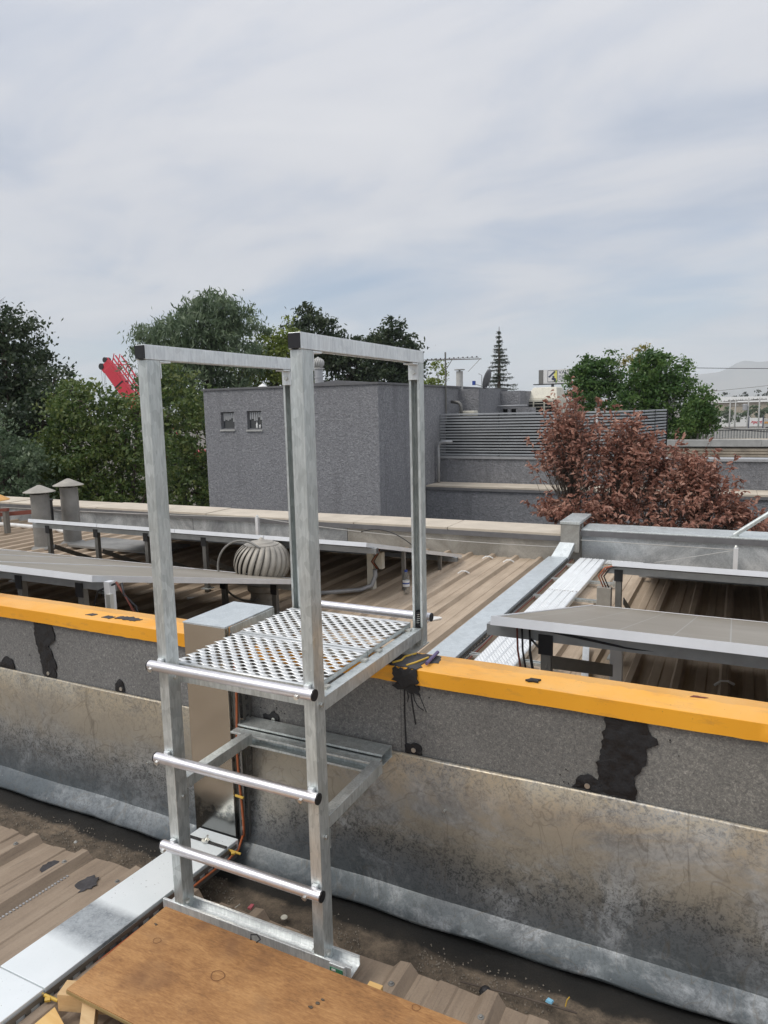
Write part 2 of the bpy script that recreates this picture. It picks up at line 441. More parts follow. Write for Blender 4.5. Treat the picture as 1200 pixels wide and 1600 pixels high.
def mk_tar():
    t = NT('bitumen')
    n = t.noise(30, 5, 0.6)
    t.set(col=t.ramp(n, [(0.3, (0.006, 0.006, 0.007)), (0.7, (0.022, 0.022, 0.024))]), rough=t.ramp(n, [(0.35, 0.35), (0.65, 0.75)]))
    t.bump(t.noise(60, 4), 0.4, 0.006)
    return t.m
M['tar'] = mk_tar()
M['tar_dry'] = m_plain('dried_bitumen', (0.055, 0.052, 0.055), 0.85, 0, 0.35, 25, 0.3)

def mk_glasspanel(name):
    # dusty cells under glass with the white grid printed between them; object coordinates run along the panel
    t = NT(name)
    tcn = t.n('ShaderNodeTexCoord')
    o = t.sep(tcn.outputs['Object'])
    def grid(v, pitch, w):
        fr = t.math('FRACT', t.math('ADD', t.math('DIVIDE', v, pitch), 100.5))
        return t.math('GREATER_THAN', t.math('ABSOLUTE', t.math('SUBTRACT', fr, 0.5)), 0.5 - w/pitch/2)
    gx = grid(o[0], 0.186, 0.0045)
    gy = grid(o[1], 0.55, 0.0055)
    g2 = t.math('MAXIMUM', gx, gy)
    n = t.noise(1.8, 5, 0.6)
    cell = t.ramp(n, [(0.3, (0.26, 0.23, 0.185)), (0.7, (0.33, 0.297, 0.245))])
    t.set(col=t.mix(g2, cell, (0.40, 0.39, 0.36)), rough=0.42, spec=0.5)
    return t.m
M['cells'] = mk_glasspanel('dusty_solar_cells')

def mk_glass(name, tint=(0.9, 0.93, 0.93), rough=0.03):
    t = NT(name)
    t.set(col=tint, rough=rough, trans=0.95, ior=1.3)
    return t.m
M['clear'] = mk_glass('clear_plastic', rough=0.05)
def mk_winglass():
    t = NT('window_glass')
    t.set(col=(0.06, 0.065, 0.07), rough=0.12, spec=0.6)
    return t.m
M['winglass'] = mk_winglass()

def mk_leaf(name, a, b, c, scale=0.9, trans=0.35, rough=0.5, fscale=25):
    t = NT(name)
    n = t.noise(scale, 4, 0.6)
    k = t.noise(fscale, 2, 0.6)
    isl = t.geo.outputs['Random Per Island']
    v = t.math('ADD', t.math('ADD', t.math('MULTIPLY', n, 0.60), t.math('MULTIPLY', k, 0.22)), t.math('MULTIPLY', isl, 0.20))
    col = t.ramp(v, [(0.33, a), (0.5, b), (0.68, c)])
    t.set(col=col, rough=rough)
    tr = t.n('ShaderNodeBsdfTranslucent'); t.l(col, tr.inputs[0])
    mx = t.n('ShaderNodeMixShader'); mx.inputs[0].default_value = trans
    t.l(t.b.outputs[0], mx.inputs[1]); t.l(tr.outputs[0], mx.inputs[2]); t.l(mx.outputs[0], t.out.inputs[0])
    return t.m
M['leaf_dark'] = mk_leaf('dark_green_leaves', (0.019, 0.034, 0.019), (0.046, 0.074, 0.034), (0.093, 0.116, 0.056))
M['leaf_citrus'] = mk_leaf('glossy_green_leaves', (0.034, 0.070, 0.019), (0.093, 0.147, 0.034), (0.232, 0.256, 0.078), 1.4)
M['leaf_willow'] = mk_leaf('grey_green_leaves', (0.054, 0.093, 0.046), (0.124, 0.178, 0.096), (0.240, 0.295, 0.178))
M['leaf_yel'] = mk_leaf('yellow_green_leaves', (0.085, 0.132, 0.023), (0.178, 0.232, 0.039), (0.310, 0.349, 0.078))
M['leaf_mid'] = mk_leaf('mid_green_leaves', (0.028, 0.074, 0.019), (0.070, 0.147, 0.034), (0.171, 0.264, 0.070))
M['leaf_gold'] = mk_leaf('golden_leaves', (0.13, 0.16, 0.03), (0.30, 0.27, 0.06), (0.42, 0.32, 0.10))
M['leaf_conifer'] = mk_leaf('conifer_needles', (0.034, 0.054, 0.039), (0.070, 0.096, 0.070), (0.132, 0.155, 0.116))
M['leaf_red'] = mk_leaf('dry_russet_leaves', (0.13, 0.058, 0.043), (0.36, 0.168, 0.118), (0.60, 0.37, 0.28), 3.0, 0.25, 0.55, 12)
M['far_tree'] = mk_leaf('distant_trees', (0.03, 0.045, 0.03), (0.05, 0.065, 0.04), (0.08, 0.09, 0.06), 0.05, 0.2, 0.6, 0.3)

def mk_hill():
    t = NT('dry_hills')
    n = t.noise(0.0022, 7, 0.6)
    t.set(col=t.ramp(n, [(0.35, (0.13, 0.12, 0.10)), (0.65, (0.26, 0.23, 0.185))]), rough=0.95)
    return t.m
M['hill'] = mk_hill()

# ------------------------------------------------------------------ mesh helpers
WLOC = {}
class MB:
    def __init__(s): s.v = []; s.f = []
    def add(s, vs, fs):
        o = len(s.v); s.v += [tuple(p) for p in vs]; s.f += [tuple(i+o for i in q) for q in fs]; return s
    def box(s, x0, x1, y0, y1, z0, z1):
        return s.add([(x0,y0,z0),(x1,y0,z0),(x1,y1,z0),(x0,y1,z0),(x0,y0,z1),(x1,y0,z1),(x1,y1,z1),(x0,y1,z1)],
                     [(0,3,2,1),(4,5,6,7),(0,1,5,4),(1,2,6,5),(2,3,7,6),(3,0,4,7)])
    def hexa(s, p):            # eight corners: bottom ring then top ring, counter-clockwise
        return s.add(p, [(0,3,2,1),(4,5,6,7),(0,1,5,4),(1,2,6,5),(2,3,7,6),(3,0,4,7)])
    def beam(s, a, b, w, h, up=(0, 0, 1)):
        a = Vector(a); b = Vector(b); t = (b-a).normalized(); u = Vector(up)
        x = t.cross(u).normalized(); u = x.cross(t).normalized()
        q = []
        for p in (a, b):
            for sx, su in ((-1,-1),(1,-1),(1,1),(-1,1)):
                q.append(p + x*sx*w/2 + u*su*h/2)
        return s.add(q, [(0,1,2,3),(7,6,5,4),(0,4,5,1),(1,5,6,2),(2,6,7,3),(3,7,4,0)])
    def tube(s, pts, rad, n=10, cap=True):
        pts = [Vector(p) for p in pts]
        rads = rad if isinstance(rad, (list, tuple)) else [rad]*len(pts)
        base = len(s.v); ref = None
        for i, p in enumerate(pts):
            t = (pts[min(i+1, len(pts)-1)] - pts[max(i-1, 0)]).normalized()
            if ref is None:
                ref = t.orthogonal().normalized()
            x = (ref - t*ref.dot(t)).normalized(); ref = x; y = t.cross(x)
            for k in range(n):
                a = 2*pi*k/n
                s.v.append(tuple(p + (x*math.cos(a) + y*math.sin(a))*rads[i]))
        for i in range(len(pts)-1):
            for k in range(n):
                a = base+i*n+k; b = base+i*n+(k+1) % n
                s.f.append((a, b, b+n, a+n))
        if cap:
            s.f.append(tuple(base+k for k in reversed(range(n))))
            s.f.append(tuple(base+(len(pts)-1)*n+k for k in range(n)))
        return s
    def lathe(s, prof, c, n=24, ax=None):      # prof: (radius, height) going up
        base = len(s.v)
        for rr, z in prof:
            for k in range(n):
                a = 2*pi*k/n
                s.v.append((c[0]+rr*math.cos(a), c[1]+rr*math.sin(a), c[2]+z))
        for i in range(len(prof)-1):
            for k in range(n):
                a = base+i*n+k; b = base+i*n+(k+1) % n
                s.f.append((a, b, b+n, a+n))
        s.f.append(tuple(base+k for k in reversed(range(n))))
        s.f.append(tuple(base+(len(prof)-1)*n+k for k in range(n)))
        return s
    def extrude(s, prof, o, u, v, w, L):       # closed 2D profile, (u, v) plane at o, swept along w
        o, u, v, w = map(Vector, (o, u, v, w)); n = len(prof); base = len(s.v)
        for k in (0, L):
            for a, b in prof: s.v.append(tuple(o+u*a+v*b+w*k))
        for i in range(n):
            j = (i+1) % n
            s.f.append((base+i, base+j, base+n+j, base+n+i))
        s.f.append(tuple(base+i for i in reversed(range(n)))); s.f.append(tuple(base+n+i for i in range(n)))
        return s
    def channel(s, o, u, v, w, W, H, L, t=0.0026, lip=0.008):
        # strut channel: web on v=0, opening towards +v, profile W along u (centred), H along v
        W2 = W/2
        p = [(-W2,0),(W2,0),(W2,H),(W2-lip,H),(W2-lip,H-t*1.8),(W2-lip+t,H-t*1.8),(W2-lip+t,H-t),(W2-t,H-t),(W2-t,t),(-W2+t,t),(-W2+t,H-t),(-W2+lip-t,H-t),(-W2+lip-t,H-t*1.8),(-W2+lip,H-t*1.8),(-W2+lip,H),(-W2,H)]
        return s.extrude(p, o, u, v, w, L)
    def build(s, name, mat, parent=None, smooth=False, bevel=0.0, kind=None, label=None, fix=True, autos=None):
        P = np.array(s.v, dtype=float)
        c = (P.min(0)+P.max(0))/2
        me = bpy.data.meshes.new(name)
        me.from_pydata([tuple(q) for q in (P-c)], [], s.f)
        if fix:
            b = bmesh.new(); b.from_mesh(me); bmesh.ops.recalc_face_normals(b, faces=b.faces); b.to_mesh(me); b.free()
        return link(name, me, mat, parent, c, smooth, bevel, kind, label, autos)
def link(name, me, mat, parent, c, smooth=False, bevel=0.0, kind=None, label=None, autos=None):
    if mat is not None:
        if not me.materials: me.materials.append(M[mat] if isinstance(mat, str) else mat)
    if smooth:
        me.polygons.foreach_set('use_smooth', [True]*len(me.polygons))
        if autos is not None:
            try: me.set_sharp_from_angle(angle=math.radians(autos))
            except Exception: pass
    o = bpy.data.objects.new(name, me)
    COL.objects.link(o)
    c = Vector(c)
    WLOC[o.name] = c
    if parent is not None:
        o.parent = parent; o.location = c - WLOC[parent.name]
    else:
        o.location = c
    if bevel:
        m = o.modifiers.new('edge', 'BEVEL'); m.width = bevel; m.segments = 2; m.limit_method = 'ANGLE'; m.angle_limit = 0.6
    if kind: o['kind'] = kind
    if label: o['label'] = label
    return o
def thing(name, label, cat, loc, group=None):
    o = bpy.data.objects.new(name, None)
    COL.objects.link(o); o.location = loc; o.empty_display_size = 0.1
    WLOC[o.name] = Vector(loc)
    return tag(o, label, cat, group)
def tag(o, label, cat, group=None):
    o['label'] = label; o['category'] = cat
    if group: o['group'] = group
    return o
def struct(o):
    o['kind'] = 'structure'; return o
def group_struct(name, loc):
    o = bpy.data.objects.new(name, None)
    COL.objects.link(o); o.location = loc; WLOC[o.name] = Vector(loc); o['kind'] = 'structure'
    return o
def copy_tree(o, loc, label=None):
    c = o.copy(); COL.objects.link(c); c.location = loc; WLOC[c.name] = Vector(loc)
    if label: c['label'] = label
    for ch in o.children:
        k = ch.copy(); COL.objects.link(k); k.parent = c
        for g in ch.children:
            q = g.copy(); COL.objects.link(q); q.parent = k
    return c
def blob(pts, name, mat, parent, n_axis, off, thick=0.003):
    """irregular flat patch (tar) with thickness: polygon pts in plane, extruded along the axis n_axis by thick"""
    mb = MB(); n = len(pts)
    ax = Vector(n_axis)
    a = [Vector(p)+ax*off for p in pts]; b = [p+ax*thick for p in a]
    cA = sum(a, Vector())/n; cB = sum(b, Vector())/n + ax*thick*0.8
    vs = a+b+[cB]
    fs = [(i, (i+1) % n, n+(i+1) % n, n+i) for i in range(n)] + [(n+i, n+(i+1) % n, 2*n) for i in range(n)]
    mb.add(vs, fs)
    return mb.build(name, mat, parent)
def jag(outline, seg=0.012, amp=0.006, seed=1):
    """roughen a 2D outline"""
    rr = random.Random(seed); out = []
    n = len(outline)
    for i in range(n):
        a = Vector(outline[i]); b = Vector(outline[(i+1) % n]); L = (b-a).length; k = max(1, int(L/seg))
        nn = Vector((-(b-a).y, (b-a).x)).normalized() if L > 0 else Vector((0, 0))
        for j in range(k):
            out.append(a.lerp(b, j/k) + nn*rr.uniform(-amp, amp))
    return out

# ------------------------------------------------------------------ GROUND AND FAR SETTING
mb = MB()
mb.add([(-6400,-300,-7),(4900,-300,-7),(4900,6700,-7),(-6400,6700,-7)], [(0,1,2,3)])
struct(mb.build('ground', 'ground', fix=False))

def ridge(name, x0, x1, y, hfun, n, depth, seed):
    mb = MB(); vs = []; fs = []
    rows = 7
    rr = np.random.default_rng(seed)
    ph = rr.uniform(0, 6, 12)
    for j in range(rows):
        tj = j/(rows-1)
        for i in range(n):
            x = x0+(x1-x0)*i/(n-1)
            e = tj if tj <= 0.6 else (1-tj)/0.4*0.6+0.0
            prof = math.sin(min(1, tj/0.6)*pi/2) if tj <= 0.6 else math.cos((tj-0.6)/0.4*pi/2)
            k = sum(math.sin(x*0.0035*(m+1)+ph[m]+tj*3*(m % 3))/(m+1) for m in range(8))
            vs.append((x, y+depth*tj + 60*math.sin(x*0.004+ph[9]), -7+hfun(x)*prof*(1+0.10*k*(1 if 0 < tj < 1 else 0))))
    for j in range(rows-1):
        for i in range(n-1):
            a = j*n+i; fs.append((a, a+1, a+n+1, a+n))
    mb.add(vs, fs)
    o = mb.build(name, 'hill', smooth=True)
    return struct(o)
ridge('hills', -5200, 3600, 5600, lambda x: 205+115*math.exp(-((x+60)/360)**2)+60*math.exp(-((x-700)/500)**2)+30*math.sin(x*0.003)-max(0, min(1, (-x-900)/900))*120, 160, 900, 5)

# ------------------------------------------------------------------ foliage
def leafmesh(centres, size, flat=0.0, aspect=0.5, droop=0.0, rg=None):
    """diamond leaves with random orientation at the centres"""
    n = len(centres)
    g = rg or rng
    d1 = g.normal(size=(n, 3)); d1[:, 2] -= droop; d1 /= np.linalg.norm(d1, axis=1)[:, None]
    d2 = g.normal(size=(n, 3)); d2[:, 2] *= (1-flat)
    d2 -= d1*np.sum(d1*d2, axis=1)[:, None]; d2 /= np.linalg.norm(d2, axis=1)[:, None]
    s = size*g.uniform(0.6, 1.35, size=(n, 1))
    v = np.empty((n, 4, 3))
    v[:, 0] = centres - d1*s*0.5
    v[:, 1] = centres + d2*s*aspect*0.5 - d1*s*0.05
    v[:, 2] = centres + d1*s*0.5
    v[:, 3] = centres - d2*s*aspect*0.5 - d1*s*0.05
    return v.reshape(-1, 3)
def quads(name, v, mat, parent, kind='stuff'):
    c = (v.min(0)+v.max(0))/2
    me = bpy.data.meshes.new(name)
    n = len(v)//4
    me.vertices.add(len(v)); me.vertices.foreach_set('co', (v-c).ravel())
    me.loops.add(len(v)); me.loops.foreach_set('vertex_index', np.arange(len(v)))
    me.polygons.add(n)
    me.polygons.foreach_set('loop_start', np.arange(0, len(v), 4))
    me.polygons.foreach_set('loop_total', np.full(n, 4))
    me.update(); me.validate()
    return link(name, me, mat, parent, c, kind=kind)
def crown_points(lobes, nleaf, clump_r, per=38, inner=0.45, g=None):
    g = g or rng
    vol = np.array([l[3]*l[4]*l[5] for l in lobes])**0.75
    nclump = max(len(lobes), int(nleaf/per))
    pick = g.choice(len(lobes), nclump, p=vol/vol.sum())
    L = np.array(lobes)[pick]
    u = g.normal(size=(nclump, 3)); u /= np.linalg.norm(u, axis=1)[:, None]
    rad = inner+(1.02-inner)*g.uniform(0, 1, size=(nclump, 1))**0.55
    # lumpy shell so the outline is uneven
    lump = 1+0.16*np.sin(u[:, :1]*5+L[:, :1]*3)+0.14*np.sin(u[:, 2:3]*6+L[:, 2:3]*5)
    cc = L[:, :3]+u*rad*lump*L[:, 3:6]
    k = g.uniform(0.35, 1.3, size=(nclump, 1))*clump_r
    pts = (cc[:, None, :]+g.normal(size=(nclump, per, 3))*np.array([1, 1, 0.62])*k[:, None, :]*0.6).reshape(-1, 3)
    return pts
def tree(name, label, lobes, nleaf, size, leafmat, base, group=None, clump=0.4, aspect=0.5, droop=0.0, bark='bark', trunk_r=0.22, cat='tree', twigs=True, inner=0.45):
    t = thing(name, label, cat, base, group)
    pts = crown_points(lobes, nleaf, clump, inner=inner)
    quads('crown', leafmesh(pts, size, aspect=aspect, droop=droop), leafmat, t)
    big = max(lobes, key=lambda l: l[3]*l[5])
    tb = MB()
    top = Vector(big[:3])
    b = Vector(base)
    midp = b.lerp(top, 0.55)+Vector((random.uniform(-.3, .3), random.uniform(-.3, .3), 0))
    tb.tube([b, b.lerp(midp, 0.5)+Vector((0.08, 0.05, 0)), midp, top], [trunk_r, trunk_r*0.8, trunk_r*0.6, trunk_r*0.25], 10)
    tb.build('trunk', bark, t, smooth=True)
    for l in lobes:
        if l is big: continue
        e = Vector(l[:3])
        st = b.lerp(midp, random.uniform(0.75, 1.0))
        lb = MB()
        kn = st.lerp(e, 0.5)+Vector((random.uniform(-.25, .25), random.uniform(-.2, .2), random.uniform(-.1, .25)))
        lb.tube([st, kn, e], [trunk_r*0.42, trunk_r*0.28, trunk_r*0.08], 7)
        if twigs:
            for _ in range(5):
                q = e+Vector((random.uniform(-.6, .6)*l[3], random.uniform(-.6, .6)*l[4], random.uniform(-.5, .55)*l[5]))
                lb.tube([kn.lerp(e, random.uniform(.4, 1)), e.lerp(q, 0.5)+Vector((0, 0, 0.1)), q], [trunk_r*0.14, trunk_r*0.1, trunk_r*0.04], 5)
        lb.build('limb', bark, t, smooth=True)
    return t
dark_left = [(-24.52, 17.0, 2.14, 1.72, 1.46, 1.72), (-23.01, 17.5, 1.75, 1.41, 1.2, 1.41), (-21.01, 17.0, 0.9, 0.83, 0.7, 1.04), (-23.78, 17.0, 0.08, 2.18, 1.85, 1.38), (-21.79, 17.0, -0.17, 1.33, 1.13, 1.0), (-23.16, 17.0, 3.05, 0.67, 0.57, 0.67), (-23.0, 17.2, -2.2, 2.2, 1.6, 1.6)]
citrus = [(-17.0, 15.0, 0.19, 1.02, 0.87, 0.78), (-15.8, 15.0, -0.56, 0.82, 0.7, 1.19), (-17.93, 15.0, -0.93, 1.15, 0.98, 1.34), (-15.12, 15.0, 0.15, 0.45, 0.38, 0.54), (-16.55, 15.0, -1.67, 1.4, 1.19, 1.03), (-18.21, 15.4, 0.69, 0.58, 0.49, 0.43), (-18.93, 14.6, -1.78, 1.06, 0.9, 0.77), (-14.54, 15.0, -1.27, 0.5, 0.42, 1.25), (-16.3, 15.0, -3.0, 2.3, 1.2, 1.2)]
lower_left = [(-18.31, 13.0, -0.82, 1.06, 0.9, 0.8), (-17.63, 13.0, -1.6, 0.96, 0.82, 0.7), (-18.2, 13.0, -2.4, 1.2, 0.9, 0.9)]
willow = [(-25.41, 30.0, 3.85, 2.0, 1.7, 2.27), (-23.72, 30.0, 4.06, 1.64, 1.39, 1.8), (-27.6, 30.0, 3.82, 1.54, 1.31, 1.37), (-29.5, 30.0, 3.07, 0.91, 0.78, 1.41), (-26.23, 30.0, 1.58, 2.38, 2.02, 1.7), (-22.59, 30.0, 2.73, 0.97, 0.83, 1.46)]
willow_low = [(-24.38, 26.0, 0.23, 1.82, 1.54, 2.42), (-21.66, 25.0, -0.95, 1.29, 1.09, 2.57), (-22.21, 25.0, -3.26, 1.9, 1.48, 1.4), (-24.2, 25.5, -2.4, 1.6, 1.3, 1.6), (-20.4, 25.0, -3.3, 1.0, 1.0, 1.5)]
yellowgreen = [(-23.61, 34.0, 2.99, 1.26, 1.07, 1.51), (-24.99, 34.0, 1.98, 1.47, 1.25, 1.65), (-22.59, 34.0, 1.89, 1.43, 1.21, 1.61), (-23.12, 34.0, 4.19, 0.78, 0.67, 0.89), (-24.2, 34.0, 0.2, 2.0, 1.2, 1.4)]
dark_mid = [(-24.74, 40.0, 4.97, 1.56, 1.32, 1.43), (-25.17, 40.0, 6.19, 0.74, 0.63, 0.74), (-23.12, 40.0, 3.87, 1.21, 1.03, 1.42), (-22.24, 40.0, 2.64, 1.41, 1.2, 1.61), (-24.6, 40.0, 2.6, 1.6, 1.2, 1.6)]
dark_mid2 = [(-20.27, 42.0, 3.84, 1.64, 1.39, 1.55), (-21.67, 42.0, 3.11, 1.33, 1.13, 1.66), (-18.95, 42.0, 2.78, 1.05, 0.9, 1.54), (-20.02, 42.0, 5.02, 0.81, 0.69, 0.65), (-20.77, 42.0, 2.05, 2.48, 2.11, 1.03)]
smalllight = [(-15.37, 38.0, 1.9, 0.43, 0.37, 0.72), (-15.77, 38.0, 1.38, 0.65, 0.55, 0.43), (-15.4, 38.0, 0.6, 0.7, 0.5, 0.8)]
r1 = [(-5.98, 32.0, 1.18, 0.84, 0.8, 0.86), (-5.04, 32.0, 1.41, 0.6, 0.51, 0.82), (-6.38, 32.0, 0.80, 0.62, 0.6, 0.66), (-5.41, 32.0, 0.21, 1.24, 1.05, 1.1), (-5.98, 32.0, 1.59, 0.61, 0.52, 0.5)]
r2t = [(-3.04, 30.0, 1.13, 1.0, 0.85, 0.9), (-2.23, 30.0, 0.97, 0.59, 0.5, 0.74), (-3.5, 30.0, 0.65, 0.85, 0.73, 0.9), (-2.54, 30.0, 0.13, 1.12, 0.95, 1.12), (-2.27, 30.0, -1.23, 0.95, 0.8, 0.7), (-3.59, 30.0, -0.34, 1.14, 0.97, 1.01), (-3.06, 30.0, 1.74, 0.55, 0.46, 0.35)]
r2b = [(-1.34, 29.0, -0.37, 0.57, 0.48, 0.61), (-1.26, 29.0, 0.21, 0.33, 0.28, 0.38), (-1.66, 29.0, -0.72, 0.48, 0.4, 0.52), (-1.01, 29.0, -0.72, 0.33, 0.28, 0.38)]
yel = [(-4.27, 33.0, 1.69, 0.44, 0.38, 0.61), (-4.02, 33.0, 2.08, 0.33, 0.28, 0.39)]
GT = 'trees beyond the roofs'
tree('broadleaf_tree', 'tall dark green broadleaf tree at the far left edge', dark_left, 30000, 0.17, 'leaf_dark', (-23.4, 17.3, -7), GT, clump=0.42)
tree('citrus_tree', 'rounded glossy green tree with yellowish tips behind the two flues', citrus, 30000, 0.135, 'leaf_citrus', (-16.6, 15.2, -7), GT, clump=0.33)
tree('shrubby_tree', 'low grey-green bushy tree at the bottom of the left edge', lower_left, 9000, 0.12, 'leaf_willow', (-18.1, 13.1, -7), GT, clump=0.3)
tree('willow_tree', 'tallest grey-green weeping tree behind the left handrail', willow, 24000, 0.30, 'leaf_willow', (-25.3, 30.3, -7), GT, clump=0.5, aspect=0.26, droop=1.2)
tree('broadleaf_tree', 'shaded green tree filling the gap left of the grey roughcast building', willow_low, 20000, 0.2, 'leaf_citrus', (-22.4, 25.6, -7), GT, clump=0.42)
tree('broadleaf_tree', 'yellow-green tree behind the left handrail and grey building', yellowgreen, 12000, 0.22, 'leaf_yel', (-23.7, 34.4, -7), GT, clump=0.45)
tree('evergreen_tree', 'dark evergreen behind the small roof turbine', dark_mid, 11000, 0.26, 'leaf_dark', (-23.7, 40.6, -7), GT, clump=0.45)
tree('evergreen_tree', 'dark rounded evergreen behind the right handrail', dark_mid2, 12000, 0.26, 'leaf_dark', (-20.6, 42.6, -7), GT, clump=0.45)
tree('young_tree', 'thin light green tree beside the rooftop aerial', smalllight, 1500, 0.16, 'leaf_yel', (-15.5, 38.2, -7), GT, clump=0.25, trunk_r=0.08)
tree('broadleaf_tree', 'mid green tree with pale limbs right of the billboard', r1, 11000, 0.15, 'leaf_mid', (-5.6, 32.4, -7), GT, clump=0.28, bark='bark_pale', trunk_r=0.14)
tree('broadleaf_tree', 'larger deep green tree behind the right end of the louvre screen', r2t, 16000, 0.15, 'leaf_mid', (-2.9, 30.4, -7), GT, clump=0.28, bark='bark_pale', trunk_r=0.14)
tree('broadleaf_tree', 'small green tree at the right, in front of the distant sheds', r2b, 5000, 0.13, 'leaf_mid', (-1.4, 29.3, -7), GT, clump=0.22, bark='bark_pale', trunk_r=0.1)
tree('broadleaf_tree', 'sparse tree with golden tips between the two green trees', yel, 900, 0.13, 'leaf_gold', (-4.1, 33.2, -7), GT, clump=0.2, bark='bark_pale', trunk_r=0.09)

# a bare branch end reaching in at the far left
def conifer(name, label, x, y, ztop, zb, rbase, base):
    t = thing(name, label, 'tree', base, GT)
    MB().tube([base, (x, y, zb+(ztop-zb)*0.5), (x, y, ztop)], [0.28, 0.14, 0.02], 8).build('trunk', 'bark', t, smooth=True)
    pts = []; br = MB()
    z = zb
    while z < ztop-0.2:
        q = (z-zb)/(ztop-zb)
        for k in range(7):
            a = random.uniform(0, 2*pi)
            L = rbase*(1-q)**1.05*random.uniform(0.55, 1.2)+0.08
            e = Vector((math.cos(a)*L, math.sin(a)*L, -0.16*L+0.05))
            br.tube([(x, y, z), (x+e.x*.6, y+e.y*.6, z+e.z*.9), (x+e.x, y+e.y, z+e.z+0.1*L)], [0.035, 0.02, 0.008], 5)
            for m in range(int(12+50*L)):
                s_ = random.uniform(0.1, 1.05)
                pts.append((x+e.x*s_+random.gauss(0, .05), y+e.y*s_+random.gauss(0, .05), z+e.z*s_+0.06*L*s_**3-abs(random.gauss(0, .10))))
        z += 0.30*random.uniform(0.8, 1.25)
    br.build('branches', 'bark', t, kind='stuff')
    quads('crown', leafmesh(np.array(pts), 0.17, aspect=0.28, droop=0.4), 'leaf_conifer', t)
conifer('conifer_tree', 'narrow pointed conifer standing behind the satellite dish', -18.7, 60, 6.75, -2.5, 2.5, (-18.7, 60, -7))

def bare_branch():
    t = thing('bare_tree', 'bare twiggy tree just reaching in at the upper left edge', 'tree', (-28.5, 19.0, -7), GT)
    MB().tube([(-28.5, 19, -7), (-28.2, 19, 0), (-27.6, 19, 4.2)], [0.2, 0.12, 0.05], 7).build('trunk', 'bark', t, smooth=True)
    b = MB()
    for k in range(16):
        s0 = Vector((-28.0+random.uniform(0, .3), 19, random.uniform(2.0, 4.0)))
        e = s0+Vector((random.uniform(0.6, 2.2), random.uniform(-.4, .4), random.uniform(0.2, 1.4)))
        m_ = s0.lerp(e, .5)+Vector((0, 0, random.uniform(-.1, .2)))
        b.tube([s0, m_, e], [0.025, 0.015, 0.006], 5)
        for _ in range(3):
            q = e+Vector((random.uniform(-.1, .5), random.uniform(-.3, .3), random.uniform(-.15, .35)))
            b.tube([m_.lerp(e, random.random()), q], [0.008, 0.004], 4)
    b.build('twigs', 'bark', t, kind='stuff')
bare_branch()

# far tree line
ft = []
for k in range(60):
    x = -40+k*1.35+random.uniform(-.8, .8); y = random.uniform(380, 430)
    h = random.uniform(2.5, 5.5)*(1.5 if random.random() < 0.15 else 1)
    ft.append((x*1.25, y, -1+h*0.25, random.uniform(1.6, 3.2), 2.0, h))
for k in range(0):
    pass
pts = crown_points(ft, 14000, 0.9, per=30, inner=0.2)
quads('far_trees', leafmesh(pts, 0.9), 'far_tree', None, 'stuff')

# ------------------------------------------------------------------ FAR: sheds, fence, poles, billboard, crane
def box_thing(name, label, cat, parts, loc, group=None):
    t = thing(name, label, cat, loc, group)
    for nm, mt, bx in parts:
        MB().box(*bx).build(nm, mt, t)
    return t
t = thing('warehouse', 'long off-white warehouse with a shallow roof in the far right distance', 'building', (5, 310, -7))
MB().box(-14, 40, 300, 330, -7, -0.2).build('wall', 'beige_wall', t)
MB().extrude([(-0.8, 0), (0, 0.25), (15, 2.2), (30.8, 0.25), (30.8, 0), (-.8, 0)][:5], (-14.6, 300, -0.2), (0, 1, 0), (0, 0, 1), (1, 0, 0), 55).build('roof', 'offwhite', t)
for k in range(6):
    MB().box(-11+k*5.2, -8+k*5.2, 299.9, 300, -5.5, -4.2).build('window', 'winglass', t)
t = thing('shed', 'low white shed standing behind the hanging sign', 'building', (-1, 232, -7))
MB().box(-7.5, 2.4, 230, 238, -7, -3.7).build('wall', 'white', t)
MB().box(-7.8, 2.7, 229.6, 238.4, -3.7, -3.4).build('roof', 'offwhite', t)
for k, wx in enumerate((-6, -3.4, -1.2)):
    MB().box(wx, wx+0.9, 229.93, 230, -5.7, -4.6).build('window', 'dark', t)
# dry scrub between
pts = crown_points([(-3, 205, -3.4, 3.4, 2, 1.7), (2, 210, -2.6, 3.0, 2, 2.2), (8, 212, -2.6, 4, 2, 2.4), (-8, 215, -3, 3, 2, 1.7)], 5000, 0.6, inner=0.1)
o = quads('scrub', leafmesh(pts, 0.5), M['leaf_willow'], None, 'stuff')
# hanging sign with logo
t = thing('hanging_sign', 'white sign with red lettering between dark posts beyond the fence', 'sign', (3.1, 190, -7))
for sx in (1.62, 4.62):
    MB().box(sx-0.12, sx+0.12, 189.9, 190.1, -7, -3.55).build('post', 'navy', t)
pn = MB().box(1.74, 4.5, 189.94, 190.06, -5.75, -3.8).build('sign_board', 'white', t)
def text_mesh(body, size, mat, parent, loc, rot, name='lettering', shear=0.0, ext=0.01, bold=0.0):
    cu = bpy.data.curves.new(name, 'FONT'); cu.body = body; cu.size = size; cu.extrude = ext; cu.shear = shear; cu.offset = bold
    cu.align_x = 'LEFT'
    tmp = bpy.data.objects.new('tmp_text', cu); COL.objects.link(tmp)
    dg = bpy.context.evaluated_depsgraph_get()
    me = bpy.data.meshes.new_from_object(tmp.evaluated_get(dg))
    bpy.data.objects.remove(tmp)
    me.name = name; me.materials.clear(); me.materials.append(M[mat])
    o = bpy.data.objects.new(name, me); COL.objects.link(o)
    WLOC[o.name] = Vector(loc)
    o.parent = parent; o.location = Vector(loc)-WLOC[parent.name]; o.rotation_euler = rot
    return o
text_mesh('>port', 0.95, 'signred', pn, (2.05, 189.9, -5.05), (pi/2, 0, 0), shear=0.3, bold=0.03)
t = thing('truck', 'orange and white lorry partly visible beside the hanging sign', 'truck', (6.9, 193, -7))
